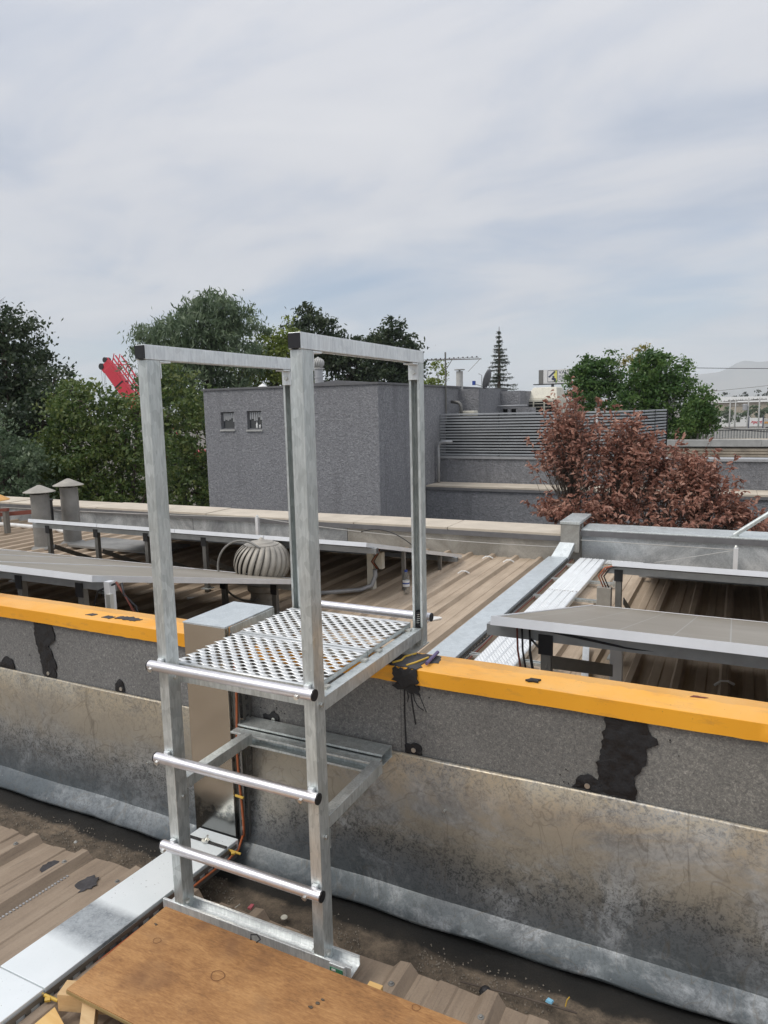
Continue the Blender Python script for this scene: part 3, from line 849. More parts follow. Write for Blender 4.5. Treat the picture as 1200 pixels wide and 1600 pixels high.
MB().box(4.9, 8.8, 192, 194.4, -6.0, -4.1).build('cargo_box', 'offwhite', t)
MB().box(4.95, 8.85, 191.95, 194.45, -5.2, -4.75).build('stripe', 'orange', t)
MB().box(8.9, 10.6, 192, 194.4, -6.2, -4.4).build('cab', 'orange', t)
for wx in (5.6, 7.6, 9.6):
    MB().tube([(wx, 191.9, -6.5), (wx, 192.3, -6.5)], 0.5, 14).build('wheel', 'black', t)
# panel fence
t = thing('panel_fence', 'pale grey corrugated panel fence crossing the far right', 'fence', (0, 80, -7))
fm = MB().box(-6, 6, 79.98, 80.02, -7, -2.72).build('rail', 'fence', t)
pm_ = None
for k in range(46):
    x = -6+k*0.262
    if pm_ is None:
        pm_ = MB().box(x, x+0.15, 79.9, 79.978, -6.9, -2.78).build('panel', 'offwhite', t)
    else:
        c = pm_.copy(); COL.objects.link(c); c.parent = t; c.location.x += k*0.262
MB().box(-6, 6, 79.86, 80.06, -2.72, -2.62).build('top_rail', 'offwhite', t)
# utility poles and transformer
def upole(x, y, ztop, w, arms, label, extra=None):
    t = thing('utility_pole', label, 'utility pole', (x, y, -7), 'utility poles at the far right')
    MB().tube([(x, y, -7), (x, y, ztop)], [0.17, 0.11], 8).build('pole', 'concrete', t, smooth=True)
    for az in arms:
        MB().box(x-w, x+w, y-0.08, y+0.08, az, az+0.14).build('crossarm', 'darkpost', t)
        for k in (-0.85, -0.3, 0.3, 0.85):
            MB().lathe([(0.05, 0), (0.08, 0.1), (0.04, 0.22)], (x+w*k, y, az+0.14), 8).build('insulator', 'offwhite', t)
    return t
upole(-1.95, 150, 0.4, 1.2, (0.05,), 'leftmost thin utility pole near the small green tree')
upole(-1.05, 150, 0.55, 1.3, (-0.85, 0.2), 'utility pole with two crossarms left of the transformer')
tp = upole(1.1, 150, 0.65, 1.6, (0.2,), 'utility pole carrying a grey transformer')
MB().lathe([(0.3, 0), (0.42, 0.06), (0.42, 1.1), (0.3, 1.2)], (0.55, 149.7, -1.6), 14).build('transformer', 'pipe', tp, smooth=True, autos=30)
upole(2.9, 150, 0.7, 1.2, (0.3,), 'utility pole closest to the right edge of the picture')
upole(-5.12, 152, 2.6, 0.8, (2.2,), 'tallest utility pole just right of the large green tree')
def wire(name, label, a, b, sag, rad, mat='black', n=16, cat='cable', group=None):
    a = Vector(a); b = Vector(b)
    pts = [a.lerp(b, i/n)-Vector((0, 0, sag*4*(i/n)*(1-i/n))) for i in range(n+1)]
    return tag(MB().tube(pts, rad, 5).build(name, mat, smooth=True), label, cat, group)
GW = 'overhead lines at the right'
wire('overhead_line', 'upper black overhead line crossing the sky at the right', (-6.5, 60, 2.85), (9, 60, 2.15), 0.12, 0.022, group=GW)
wire('overhead_line', 'lower grey overhead line rising to the right over the hills', (-6.5, 62, 0.6), (9, 58, 1.9), 0.15, 0.014, 'darkpost', group=GW)
wire('overhead_line', 'thick dark line slung in front of the panel fence', (-4, 60, -1.55), (4, 56, -2.25), 0.1, 0.03, group=GW)
wire('overhead_line', 'thin dark line just above the pale concrete coping', (-3, 50, -1.75), (4, 50, -1.55), 0.1, 0.015, group=GW)
wire('overhead_line', 'grey line passing behind the billboard post on the left', (-60, 120, 4.2), (-6, 150, 2.3), 0.6, 0.03, 'darkpost', group=GW)
wire('overhead_line', 'lowest grey line below the billboard', (-60, 118, 3.4), (-6, 148, 1.4), 0.6, 0.03, 'darkpost', group=GW)

# billboard
t = thing('billboard', 'white roadside billboard with a yellow and black logo on one post', 'billboard', (-51.9, 220, -7))
bb = MB().box(-54.6, -43.6, 220, 220.5, 6.75, 10.9).build('board', 'white', t)
MB().box(-56.0, -54.65, 219.9, 222.6, 6.75, 10.9).build('board_end', 'darkpost', t)
MB().tube([(-51.9, 220.7, -7), (-51.9, 220.7, 6.7)], 0.45, 12).build('post', 'pipe', t, smooth=True)
MB().box(-57.5, -46, 219.3, 221.5, 6.45, 6.72).build('catwalk', 'dark', t)
lg = MB().box(-53.3, -50.3, 219.93, 219.99, 7.2, 10.7).build('logo_panel', 'navy', bb)
MB().box(-53.15, -51.4, 219.86, 219.925, 7.35, 10.55).build('logo_field', 'white', bb)
MB().box(-51.38, -50.45, 219.86, 219.925, 7.35, 10.55).build('logo_field', 'signyellow', bb)
MB().hexa([(-53.1,219.8,8.8),(-52.7,219.8,8.5),(-52.7,219.85,8.5),(-53.1,219.85,8.8),(-51.2,219.8,10.5),(-50.8,219.8,10.2),(-50.8,219.85,10.2),(-51.2,219.85,10.5)]).build('logo_bar', 'navy', bb)
for (lx, lz, rr) in ((-51.5, 8.7, .36), (-51.1, 8.0, .42), (-51.7, 8.1, .36), (-51.0, 7.6, .3)):
    MB().tube([(lx, 219.79, lz), (lx, 219.85, lz)], rr, 10).build('logo_dot', 'navy', bb)
text_mesh('VALVULAS', 1.55, 'navy', bb, (-50.0, 219.95, 9.55), (pi/2, 0, 0))
text_mesh('INDUSTRIALES', 1.2, 'navy', bb, (-50.0, 219.95, 8.35), (pi/2, 0, 0))
MB().box(-50.0, -44, 219.93, 219.97, 7.95, 8.08).build('rule', 'navy', bb)

# crane
t = thing('mobile_crane', 'red telescopic crane boom with lattice jib rising behind the trees', 'crane', (-66, 71, -7))
a = Vector((-75.2, 70, 6.5)); dn = Vector((4.3, 0.8, -6.0)).normalized()
def along(k, off=0.0): return a+dn*k+Vector((off*0.85, 0, off*0.5))
MB().beam(along(0.3), along(16.5), 1.3, 1.45).build('boom', 'red', t, bevel=0.08)
MB().beam(along(3.0, 0), along(3.2, 0), 1.36, 1.52).build('boom_band', 'dark', t)
MB().beam(along(-0.45, -0.15), along(0.5, -0.1), 1.0, 1.6).build('boom_head', 'red', t, bevel=0.05)
MB().tube([along(-0.4, -0.55)+Vector((0, -0.6, -.1)), along(-0.4, -0.55)+Vector((0, 0.6, -.1))], 0.42, 12).build('sheave', 'black', t)
MB().tube([along(-0.75, 0.35)+Vector((0, -0.4, 0)), along(-0.75, 0.35)+Vector((0, 0.4, 0))], 0.36, 12).build('winch', 'black', t)
lat = MB()
o1, o2 = 1.05, 2.35
for yy in (-0.5, 0.5):
    for off in (o1, o2):
        lat.tube([along(-0.6+0.5*(off > 2), off)+Vector((0, yy, 0)), along(13, off)+Vector((0, yy, 0))], 0.10, 6)
    kk = -0.4; flip = False
    while kk < 12.5:
        q0, q1 = (o1, o2) if flip else (o2, o1)
        lat.tube([along(kk, q0)+Vector((0, yy, 0)), along(kk+0.85, q1)+Vector((0, yy, 0))], 0.065, 5)
        kk += 0.85; flip = not flip
lat.build('lattice_jib', 'red', t)
for k in (-0.35, 0.05, 0.3):
    MB().tube([along(-0.3, -0.9)+Vector((k, 0, -0.2)), along(-0.3, -0.9)+Vector((k, 0, -10))], 0.02, 5).build('hoist_rope', 'darkpost', t)
MB().box(-66.5, -60, 69, 72.6, -6.2, -4.6).build('crane_body', 'red', t, bevel=0.1)
for k in range(4):
    MB().tube([(-66+k*1.7, 68.8, -6.4), (-66+k*1.7, 69.3, -6.4)], 0.6, 14).build('wheel', 'black', t)

# ------------------------------------------------------------------ MID: grey roughcast buildings, terraces, louvre screen
XA, XB, YA, YB = -11.9, -7.08, 14.0, 17.62
t = thing('roughcast_building', 'grey roughcast block with two small square windows', 'building', (-9.5, 16, -7))
def wall_with_holes(x0, x1, y, z0, z1, holes, thick):
    mb = MB(); xs = sorted(set([x0, x1]+[h[0] for h in holes]+[h[1] for h in holes])); zs = sorted(set([z0, z1]+[h[2] for h in holes]+[h[3] for h in holes]))
    for i in range(len(xs)-1):
        for j in range(len(zs)-1):
            cx, cz = (xs[i]+xs[i+1])/2, (zs[j]+zs[j+1])/2
            if any(h[0] < cx < h[1] and h[2] < cz < h[3] for h in holes): continue
            mb.add([(xs[i], y, zs[j]), (xs[i+1], y, zs[j]), (xs[i+1], y, zs[j+1]), (xs[i], y, zs[j+1])], [(0, 1, 2, 3)])
    for h in holes:
        mb.add([(h[0],y,h[2]),(h[1],y,h[2]),(h[1],y,h[3]),(h[0],y,h[3]),(h[0],y+thick,h[2]),(h[1],y+thick,h[2]),(h[1],y+thick,h[3]),(h[0],y+thick,h[3])],
               [(0,1,5,4),(1,2,6,5),(2,3,7,6),(3,0,4,7)])
    return mb
holes = [(-11.40, -10.99, -0.39, 0.03), (-10.61, -10.18, -0.40, 0.04)]
mbw = wall_with_holes(XA, XB, YA, -7, 0.555, holes, 0.14)
mbw.add([(XB,YA,-7),(XB,YB+6,-7),(XB,YB+6,.555),(XB,YA,.555)], [(0,1,2,3)])
mbw.add([(XA,YB+6,-7),(XA,YA,-7),(XA,YA,.555),(XA,YB+6,.555)], [(0,1,2,3)])
mbw.add([(XB,YB+6,-7),(XA,YB+6,-7),(XA,YB+6,.555),(XB,YB+6,.555)], [(0,1,2,3)])
mbw.build('wall', 'stucco', t, fix=False)
MB().box(XA-0.03, XB+0.03, YA-0.03, YB+6.03, 0.555, 0.60).build('roof_edge', 'edge_grey', t)
MB().extrude([(0, 0), (2.2, 0), (1.1, 0.10)], (-9.6, 14.6, 0.603), (1, 0, 0), (0, 0, 1), (0, 1, 0), 3.0).build('roof_hatch', 'edge_grey', t)
for i, h in enumerate(holes):
    w = MB()
    fw = 0.03
    for bx in ((h[0]+.001, h[1]-.001, h[2]+.001, h[2]+fw), (h[0]+.001, h[1]-.001, h[3]-fw, h[3]-.001), (h[0]+.001, h[0]+fw, h[2]+fw, h[3]-fw), (h[1]-fw, h[1]-.001, h[2]+fw, h[3]-fw)):
        w.box(bx[0], bx[1], YA+0.05, YA+0.10, bx[2], bx[3])
    fr = w.build('window', 'edge_grey', t)
    MB().box(h[0]+fw, h[1]-fw, YA+0.08, YA+0.088, h[2]+fw, h[3]-fw).build('pane', 'winglass', fr)
    MB().box(h[0]-0.02, h[1]+0.02, YA-0.03, YA+0.049, h[2]-0.045, h[2]-0.003).build('sill', 'concrete', fr)
    cu = MB()
    for k in range(6):
        cx = h[0]+fw+0.03+k*(h[1]-h[0]-2*fw-0.06)/5
        cu.box(cx-0.022, cx+0.022, YA+0.06, YA+0.078, h[3]-0.05-0.09-0.03*random.random()*4, h[3]-fw)
    cu.build('drip_fringe', 'pipe', fr)
    if i == 1:
        MB().lathe([(0.022, 0), (0.026, 0.02), (0.026, 0.09), (0.012, 0.12), (0.012, 0.15)], (h[0]+0.24, YA+0.065, h[2]+fw), 10).build('bottle', 'white', fr)
        MB().lathe([(0.022, 0), (0.026, 0.02), (0.026, 0.06), (0.012, 0.08)], (h[0]+0.33, YA+0.065, h[2]+fw), 10).build('bottle', 'white', fr)
# roof ventilators on it
def turbine(name, label, c, R, base_h, pipe_r, mat_f, mat_p, nf=22, group=None, hi=True):
    t = thing(name, label, 'roof vent', c, group)
    x, y, z = c
    MB().lathe([(pipe_r*1.25, 0), (pipe_r*1.02, 0.03), (pipe_r, base_h*0.55), (pipe_r, base_h*0.56), (pipe_r*1.06, base_h*0.57), (pipe_r*1.06, base_h*0.62), (pipe_r, base_h*0.63), (pipe_r, base_h)], c, 26).build('base_pipe', mat_p, t, smooth=True, autos=35)
    MB().lathe([(pipe_r*1.02, 0), (pipe_r*1.22, 0.02), (pipe_r*1.22, R*0.28), (pipe_r*1.1, R*0.32)], (x, y, z+base_h), 26).build('collar', mat_f, t, smooth=True, autos=35)
    zc = z+base_h+R*0.30+R*0.78
    H = R*0.80
    proto = None
    for k in range(nf):
        a0 = 2*pi*k/nf
        if proto is None:
            mb = MB(); vs = []; fs = []; m_ = 12
            for i in range(m_+1):
                th = -1.12+2.12*i/m_                  # latitude
                rr = R*math.cos(th)**0.75; zz = H*math.sin(th)
                tw = 0.50*(i/m_-0.5)
                wdt = 2*pi/nf*1.15
                for j in range(4):
                    s_ = j/3
                    a = tw+wdt*s_
                    bulge = rr*(0.90+0.13*math.sin(s_*pi*0.62))
                    vs.append((x+bulge*math.cos(a), y+bulge*math.sin(a), zc+zz))
            for i in range(m_):
                for j in range(3):
                    q = i*4+j; fs.append((q, q+1, q+5, q+4))
            mb.add(vs, fs)
            P = np.array(mb.v)-np.array([x, y, zc])
            me = bpy.data.meshes.new('blade'); me.from_pydata([tuple(p) for p in P], [], mb.f)
            proto = link('blade', me, mat_f, t, (x, y, zc), smooth=True)
            sm = proto.modifiers.new('thick', 'SOLIDIFY'); sm.thickness = 0.003
        else:
            c_ = proto.copy(); COL.objects.link(c_); c_.parent = t; c_.rotation_euler.z = a0
    MB().lathe([(R*0.60, 0), (R*0.62, 0.010), (R*0.44, 0.022), (R*0.42, 0.030), (R*0.16, 0.042), (R*0.09, 0.052), (0.012, 0.062)], (x, y, zc+H*0.80), 26).build('top_cap', mat_f, t, smooth=True, autos=35)
    MB().lathe([(pipe_r*0.9, 0), (pipe_r*0.9, R*1.3)], (x, y, zc-H*0.75), 16).build('core', 'dark', t, smooth=True, autos=40)
    return t
turbine('turbine_vent', 'small turbine vent on top of the grey roughcast building', (-10.40, 17.0, 0.60), 0.165, 0.52, 0.115, 'offwhite', 'pipe', 16)
t = thing('roof_cowl', 'tiny white conical cowl on the roughcast building roof', 'roof vent', (-11.55, 16, 0.60))
MB().lathe([(0.05, 0), (0.05, 0.07)], (-11.55, 16, 0.60), 12).build('stub', 'white', t)
MB().lathe([(0.14, 0.07), (0.14, 0.08), (0.01, 0.17)], (-11.55, 16, 0.60), 16).build('cap', 'white', t)

# rear grey block behind
t = thing('rear_block', 'rear grey block behind the louvre screen with four square openings', 'building', (-6.7, 22, -7))
MB().box(-7.05, -5.9, 21.0, 26, -7, 0.47).build('wall', 'stucco', t)
MB().box(-7.079, -6.5, 19.0, 20.98, -7, 0.52).build('wall', 'stucco', t)
ow = wall_with_holes(-7.0, -5.4, 20.9, -1.5, -0.02, [(-6.92+k*0.26, -6.92+k*0.26+0.15, -0.30, -0.06) for k in range(4)], 0.09)
ow.build('parapet_face', 'stucco', t, fix=False)
for k in range(4):
    MB().box(-6.92+k*0.26+.002, -6.92+k*0.26+0.148, 20.95, 20.985, -0.298, -0.062).build('opening', 'dark', t)
MB().tube([(-7.0, 20.7, -0.25), (-7.0, 20.7, 0.03), (-5.6, 20.7, 0.03)], 0.025, 8).build('roof_conduit', 'pipe', t, smooth=True)
MB().box(-7.06, -6.6, 19.8, 20.3, -0.42, 0.0).build('meter_box', 'cream', t) if False else None
o = tag(MB().box(-6.86, -6.42, 18.4, 18.7, -0.35, -0.08).build('junction_box', 'cream', bevel=0.02), 'cream equipment box peeking over the louvre screen', 'box')

# antenna mast
t = thing('tv_aerial', 'rooftop television aerial with a long horizontal boom', 'aerial', (-7.03, 17.9, -0.4))
MB().tube([(-7.03, 17.9, -0.4), (-7.04, 17.9, 1.46)], 0.022, 8).build('mast', 'darkpost', t)
MB().tube([(-7.62, 17.9, 1.28), (-6.05, 17.9, 1.24)], 0.013, 6).build('boom', 'darkpost', t)
for k in range(12):
    x = -7.55+k*0.125
    MB().tube([(x, 17.66+0.008*k, 1.28), (x, 18.14-0.008*k, 1.29)], 0.006, 5).build('element', 'darkpost', t)
    MB().box(x-0.012, x+0.012, 17.88, 17.92, 1.285, 1.315).build('clip', 'black', t)
MB().tube([(-7.03, 17.9, 1.0), (-6.85, 17.9, 1.26)], 0.009, 5).build('brace', 'darkpost', t)
MB().tube([(-6.08, 17.9, 1.24), (-6.36, 17.75, 0.92)], 0.006, 5).build('loose_element', 'darkpost', t)
# black goose-neck pipe
t = tag(MB().tube([(-6.72, 18.2, -0.4), (-6.72, 18.2, 0.02), (-6.74, 18.2, 0.10), (-6.80, 18.2, 0.15), (-7.0, 18.2, 0.17)], 0.045, 10).build('gooseneck_pipe', 'darkpost', smooth=True), 'dark bent pipe beside the aerial mast', 'pipe')
# flue pipe
t = thing('flue_pipe', 'pale metal flue with a flat cap behind the aerial', 'flue', (-7.13, 19.2, 0.52))
MB().tube([(-7.13, 19.2, 0.50), (-7.13, 19.2, 1.02)], 0.095, 14).build('pipe', 'offwhite', t, smooth=True, autos=40)
MB().tube([(-7.13, 19.2, 1.05), (-7.13, 19.2, 1.075)], 0.15, 14).build('cap', 'concrete', t)
MB().tube([(-7.13, 19.2, 1.0), (-7.13, 19.2, 1.06)], 0.03, 6).build('stem', 'pipe', t)
# satellite dish
t = thing('satellite_dish', 'dark grey satellite dish seen from behind on a curved arm', 'satellite dish', (-6.85, 20.4, 0.2))
dm = MB(); vs = []; fs = []
nn_, mm_ = 20, 5
axis = Vector((-0.95, 0.12, 0.28)).normalized(); ux = axis.cross(Vector((0, 0, 1))).normalized(); uz = ux.cross(axis)
dc = Vector((-6.66, 20.4, 0.80))
for i in range(mm_+1):
    rr = i/mm_
    for k in range(nn_):
        a_ = 2*pi*k/nn_
        vs.append(dc+ux*math.cos(a_)*rr*0.24+uz*math.sin(a_)*rr*0.30+axis*(rr*rr*0.07))
for i in range(mm_):
    for k in range(nn_):
        q = i*nn_+k; w_ = i*nn_+(k+1) % nn_
        fs.append((q, w_, w_+nn_, q+nn_))
dm.add(vs, fs)
o = dm.build('reflector', 'edge_grey', t, smooth=True); sm = o.modifiers.new('thick', 'SOLIDIFY'); sm.thickness = 0.012
MB().tube([(-6.64, 20.4, 0.72), (-6.66, 20.4, 0.50), (-6.80, 20.4, 0.28), (-6.95, 20.4, 0.22)], 0.022, 7).build('arm', 'pipe', t, smooth=True)
MB().tube([(-6.70, 20.38, 0.56), (-7.08, 20.3, 0.70)], 0.012, 6).build('feed_arm', 'pipe', t)
MB().box(-7.13, -7.05, 20.26, 20.34, 0.66, 0.78).build('receiver', 'blue', t)
t = tag(MB().tube([(-6.95, 20.6, 0.3), (-6.95, 20.6, 0.95), (-7.05, 20.6, 1.0)], 0.012, 5).build('thin_mast', 'pipe'), 'thin bare mast beside the satellite dish', 'mast')
# cream cabinet with grilles
t = thing('rooftop_cabinet', 'cream rooftop air unit with dark louvred front', 'air unit', (-5.6, 22, -1.2))
MB().box(-6.14, -5.0, 22.0, 23.4, -1.3, 0.22).build('housing', 'cream', t, bevel=0.02)
MB().hexa([(-6.05,22.1,.223),(-5.05,22.1,.223),(-5.05,23.3,.223),(-6.05,23.3,.223),(-5.85,22.3,.58),(-5.12,22.3,.58),(-5.12,23.2,.58),(-5.85,23.2,.58)]).build('hood', 'cream', t, bevel=0.03)
for c_ in range(3):
    x0 = -6.06+c_*0.33
    MB().box(x0, x0+0.28, 21.985, 21.998, -0.42, 0.14).build('grille', 'dark', t)
    for k in range(5):
        MB().box(x0, x0+0.28, 21.95, 21.984, -0.33+k*0.1, -0.315+k*0.1).build('grille_bar', 'cream', t)
# louvre screen
t = thing('louvre_screen', 'curved screen of horizontal grey louvre slats', 'louvre screen', (-4.5, 17.8, -1.3))
path = [(-7.07, 17.6), (-5.5, 17.6), (-4.0, 17.6), (-2.75, 17.62), (-2.35, 17.75), (-2.08, 18.1), (-1.9, 18.7), (-1.7, 19.6)]
NS = 15
for k in range(NS):
    z = -1.19+k*(1.03/(NS-1))
    mb = MB(); vs = []; fs = []
    for (px, py) in path:
        jz = random.uniform(-.004, .004)
        vs += [(px, py, z-0.004+jz), (px-0.002, py-0.05, z-0.022+jz), (px-0.002, py-0.05, z+0.010+jz), (px, py, z+0.016+jz)]
    for i in range(len(path)-1):
        for j in range(4):
            a_ = i*4+j; b_ = i*4+(j+1) % 4
            fs.append((a_, b_, b_+4, a_+4))
    fs += [(3, 2, 1, 0), tuple(range(len(vs)-4, len(vs)))]
    mb.add(vs, fs); mb.build('slat', 'slat', t)
for (px, py) in path[1:]:
    MB().box(px-0.02, px+0.02, py+0.012, py+0.05, -1.28, -0.15).build('post', 'dark', t)
bk = MB(); vs = [(px, py+0.35, z) for (px, py) in path for z in (-1.28, -0.2)]
bk.add(vs, [(2*i, 2*i+2, 2*i+3, 2*i+1) for i in range(len(path)-1)])
o = bk.build('backing', 'dark', t); sm = o.modifiers.new('thick', 'SOLIDIFY'); sm.thickness = 0.02
tag(MB().tube([(-3.05, 17.45, -0.55), (-3.05, 17.45, -0.15)], 0.02, 8).build('short_post', 'white'), 'short white post against the louvre screen right of the bush', 'post')
# upper terrace wall (wall2) and lower terrace wall (wall1)
t = thing('terrace_wall', 'upper dark roughcast wall with grey capping under the louvre screen', 'wall', (-3, 17.6, -7))
MB().box(-7.07, 6, 17.5, 17.95, -7, -1.30).build('wall_body', 'stucco_dark', t)
MB().box(-7.07, 6, 17.46, 17.99, -1.297, -1.24).build('capping', 'pipe', t)
t = thing('terrace_wall', 'lower dark roughcast wall with beige top behind the dead bush', 'wall', (-3, 16.9, -7))
MB().box(-7.07, 6, 16.6, 17.49, -7, -1.96).build('wall_body', 'stucco_dark', t)
for k in range(14):
    x0 = -7.07+k*0.93
    MB().box(x0+0.003, x0+0.927, 16.57, 17.48, -1.957+random.uniform(0, .003), -1.915).build('coping_slab', 'coping', t)
MB().box(-7.07, 6, 16.555, 16.6, -2.02, -1.96).build('drip_edge', 'edge_grey', t)
t = tag(MB().tube([(-6.98, 17.2, -1.9), (-6.98, 17.2, -1.15), (-6.98, 17.2, -0.96), (-6.93, 17.2, -0.88), (-6.84, 17.2, -0.85), (-6.6, 17.2, -0.85)], 0.04, 10).build('bent_pipe', 'pipe', smooth=True), 'grey bent pipe in the corner of the terrace walls', 'pipe')
# pale low building at right
t = thing('low_building', 'low beige building with a pale concrete coping behind the bush', 'building', (0, 26, -7))
MB().box(-2.1, 6, 24.05, 30, -7, -1.36).build('wall', 'beige_wall', t)
for k in range(4):
    MB().box(-2.1, 6, 24.02-0.004*k, 24.05, -1.46-0.09*k, -1.40-0.09*k).build('board', 'beige_wall', t)
for k in range(6):
    MB().box(-2.15+k*1.36, -2.15+k*1.36+1.354, 23.98, 24.3, -1.33, -1.13+random.uniform(-.006, .006)).build('coping_slab', 'concrete', t)
MB().box(-2.15, 6, 24.0, 24.049, -1.358, -1.333).build('shadow_gap', 'dark', t)

# ------------------------------------------------------------------ FAR PARAPET of our roof
t = thing('far_parapet', 'long low parapet with metal sheet face and beige coping beyond the solar panels', 'parapet', (-5, 7.6, -7))
MB().box(-16, 6, 7.43, 7.86, -7, -1.37).build('wall_body', 'concrete', t)
for i, (x0, x1, mt) in enumerate([(-16, -11.2, 'par_blue'), (-11.2, -8.9, 'par_blue'), (-8.9, -6.6, 'par_blue'), (-6.6, -4.2, 'par_blue'), (-4.2, -1.62, 'par_tan')]):
    MB().box(x0+0.004, x1-0.004, 7.405, 7.428, -1.70, -1.375+0.001*i).build('sheet', mt, t)
for i, (x0, x1) in enumerate([(-1.43, 0.35), (0.35, 2.2), (2.2, 6)]):
    MB().box(x0+0.004, x1-0.004, 7.402, 7.428, -1.70, -1.335).build('sheet', 'par_blue', t)
xs = [-16, -14.2, -12.2, -10.3, -8.4, -6.35, -4.1, -2.9, -1.63]
for i in range(len(xs)-1):
    MB().box(xs[i]+0.006, xs[i+1]-0.006, 7.385, 7.93, -1.368, -1.318+random.uniform(-.006, .004)).build('coping_slab', 'coping', t, bevel=0.004)
for i, (x0, x1) in enumerate([(-1.43, 0.4), (0.4, 2.3), (2.3, 6)]):
    MB().box(x0+0.003, x1-0.003, 7.385, 7.80, -1.305, -1.262-0.002*i).build('coping_sheet', 'galv', t, bevel=0.004)
    MB().box(x0+0.003, x1-0.003, 7.378, 7.40, -1.332, -1.275).build('lip', 'edge_grey', t)
MB().box(-16, -1.63, 7.374, 7.384, -1.40, -1.345).build('lip', 'edge_grey', t)
# ------------------------------------------------------------------ roofs
def sheet(x0, x1, y0, y1, zf, pitch, phase, rb=0.066, rt=0.034, rh=0.034, ny=6, mat='roof_up', parent=None, jitter=0.0, endwave=0.0, thick=0.0012):
    xs = [x0]
    k = math.floor((x0-phase)/pitch)-1
    prof = []
    while phase+k*pitch < x1+pitch:
        c = phase+k*pitch
        prof += [(c-rb/2, 0), (c-rt/2, rh), (c+rt/2, rh), (c+rb/2, 0), (c+rb/2+(pitch-rb)*0.33, 0.0), (c+rb/2+(pitch-rb)*0.36, 0.005), (c+rb/2+(pitch-rb)*0.64, 0.005), (c+rb/2+(pitch-rb)*0.67, 0)]
        k += 1
    P = []
    def hz(x):
        for i in range(len(prof)-1):
            if prof[i][0] <= x <= prof[i+1][0]:
                a, b = prof[i], prof[i+1]
                return a[1]+(b[1]-a[1])*((x-a[0])/max(1e-9, b[0]-a[0]))
        return 0
    pr = [(x0, hz(x0))]+[p for p in prof if x0 < p[0] < x1]+[(x1, hz(x1))]
    mb = MB(); vs = []; fs = []; n = len(pr)
    for j in range(ny+1):
        y = y0+(y1-y0)*j/ny
        for (x, h) in pr:
            yy = y
            if j == ny and endwave: yy = y+endwave*math.sin(x*9.0+1.0)*0.5+random.uniform(-endwave, endwave)*0.25
            vs.append((x, yy, zf(y)+h+random.uniform(-jitter, jitter)))
    for j in range(ny):
        for i in range(n-1):
            a = j*n+i; fs.append((a, a+1, a+n+1, a+n))
    mb.add(vs, fs)
    o = mb.build('roof_sheet', mat, parent, fix=False)
    sm = o.modifiers.new('thick', 'SOLIDIFY'); sm.thickness = thick; sm.offset = -1
    return o
ur = group_struct('upper_roof', (-5, 4.8, -1.62))
zu = lambda y: -1.62
i = 0
x = -15.6
while x < -1.7:
    x1 = min(x+1.02, -1.62)
    sheet(x, x1, 2.26, 7.42, lambda y, q=i: -1.62+0.0015*(q % 2), 0.26, -2.11, parent=ur, jitter=0.001)
    x = x1; i += 1
x = -1.62
while x < 5.5:
    x1 = x+1.0
    sheet(x, x1, 2.26, 7.42, lambda y, q=i: -1.62+0.0015*(q % 2), 0.25, -0.02, parent=ur, jitter=0.001)
    x = x1; i += 1
MB().box(-16, 6, 2.24, 7.42, -7, -1.66).build('roof_deck', 'dark', ur)
lr = group_struct('lower_roof', (-1, 0, -1.6))
zl = lambda y: -1.65-0.064*(y-1.715)
for i, (x0, x1) in enumerate([(-6.1, -4.2), (-4.2, -3.1), (-3.1, -2.105), (-2.105, -1.1), (-1.1, -0.1), (-0.1, 1.0), (1.0, 3.5)]):
    sheet(x0, x1, -3.5, 1.715+random.uniform(-.006, .01), lambda y, q=i: zl(y)+0.0018*(q % 2), 0.266, -2.15, rb=0.08, rt=0.03, rh=0.030, ny=10, mat='roof_low', parent=lr, jitter=0.0012, endwave=0.012)
# toothed closure strip along one sheet lap
cs = MB()
for k in range(112):
    y = 0.2+k*0.0125
    cs.box(-2.106, -2.098, y, y+0.006, zl(y)+0.002, zl(y)+0.006)
cs.build('closure_strip', 'pipe', lr, kind='stuff')
MB().box(-6.1, 3.5, -3.5, 1.60, -7, -1.80).build('roof_deck', 'dark', lr)
# roof screws with washers along the ribs
scr = None
for k in range(-3, 14):
    for y in (0.25, 1.05, 1.62):
        x = -2.15+k*0.266
        if -1.86 < x < -1.60: continue
        z = zl(y)+0.0305
        if scr is None:
            scr = MB().lathe([(0.009, 0), (0.009, 0.0015), (0.005, 0.002), (0.005, 0.006), (0.003, 0.007)], (x, y, z), 10).build('roof_screw', 'ventpipe', lr)
            ref_ = Vector((x, y, z)); l0 = scr.location.copy()
        else:
            c_ = scr.copy(); COL.objects.link(c_); c_.parent = lr; c_.location = l0+Vector((x, y, z))-ref_
# dark gum spots on the sheets
for (cx, cy, rr, sd) in ((-2.206, 1.60, 0.05, 3), (-2.0, 1.585, 0.065, 9)):
    pts = [(cx+rr*(0.6+0.4*random.random())*math.cos(a_)*0.62, cy+rr*(0.6+0.4*random.random())*math.sin(a_)*0.9, zl(cy)+0.007) for a_ in np.linspace(0, 2*pi, 26)[:-1]]
    blob(pts, 'bitumen_spot', 'tar_dry', lr, (0, 0, 1), 0, 0.0012)

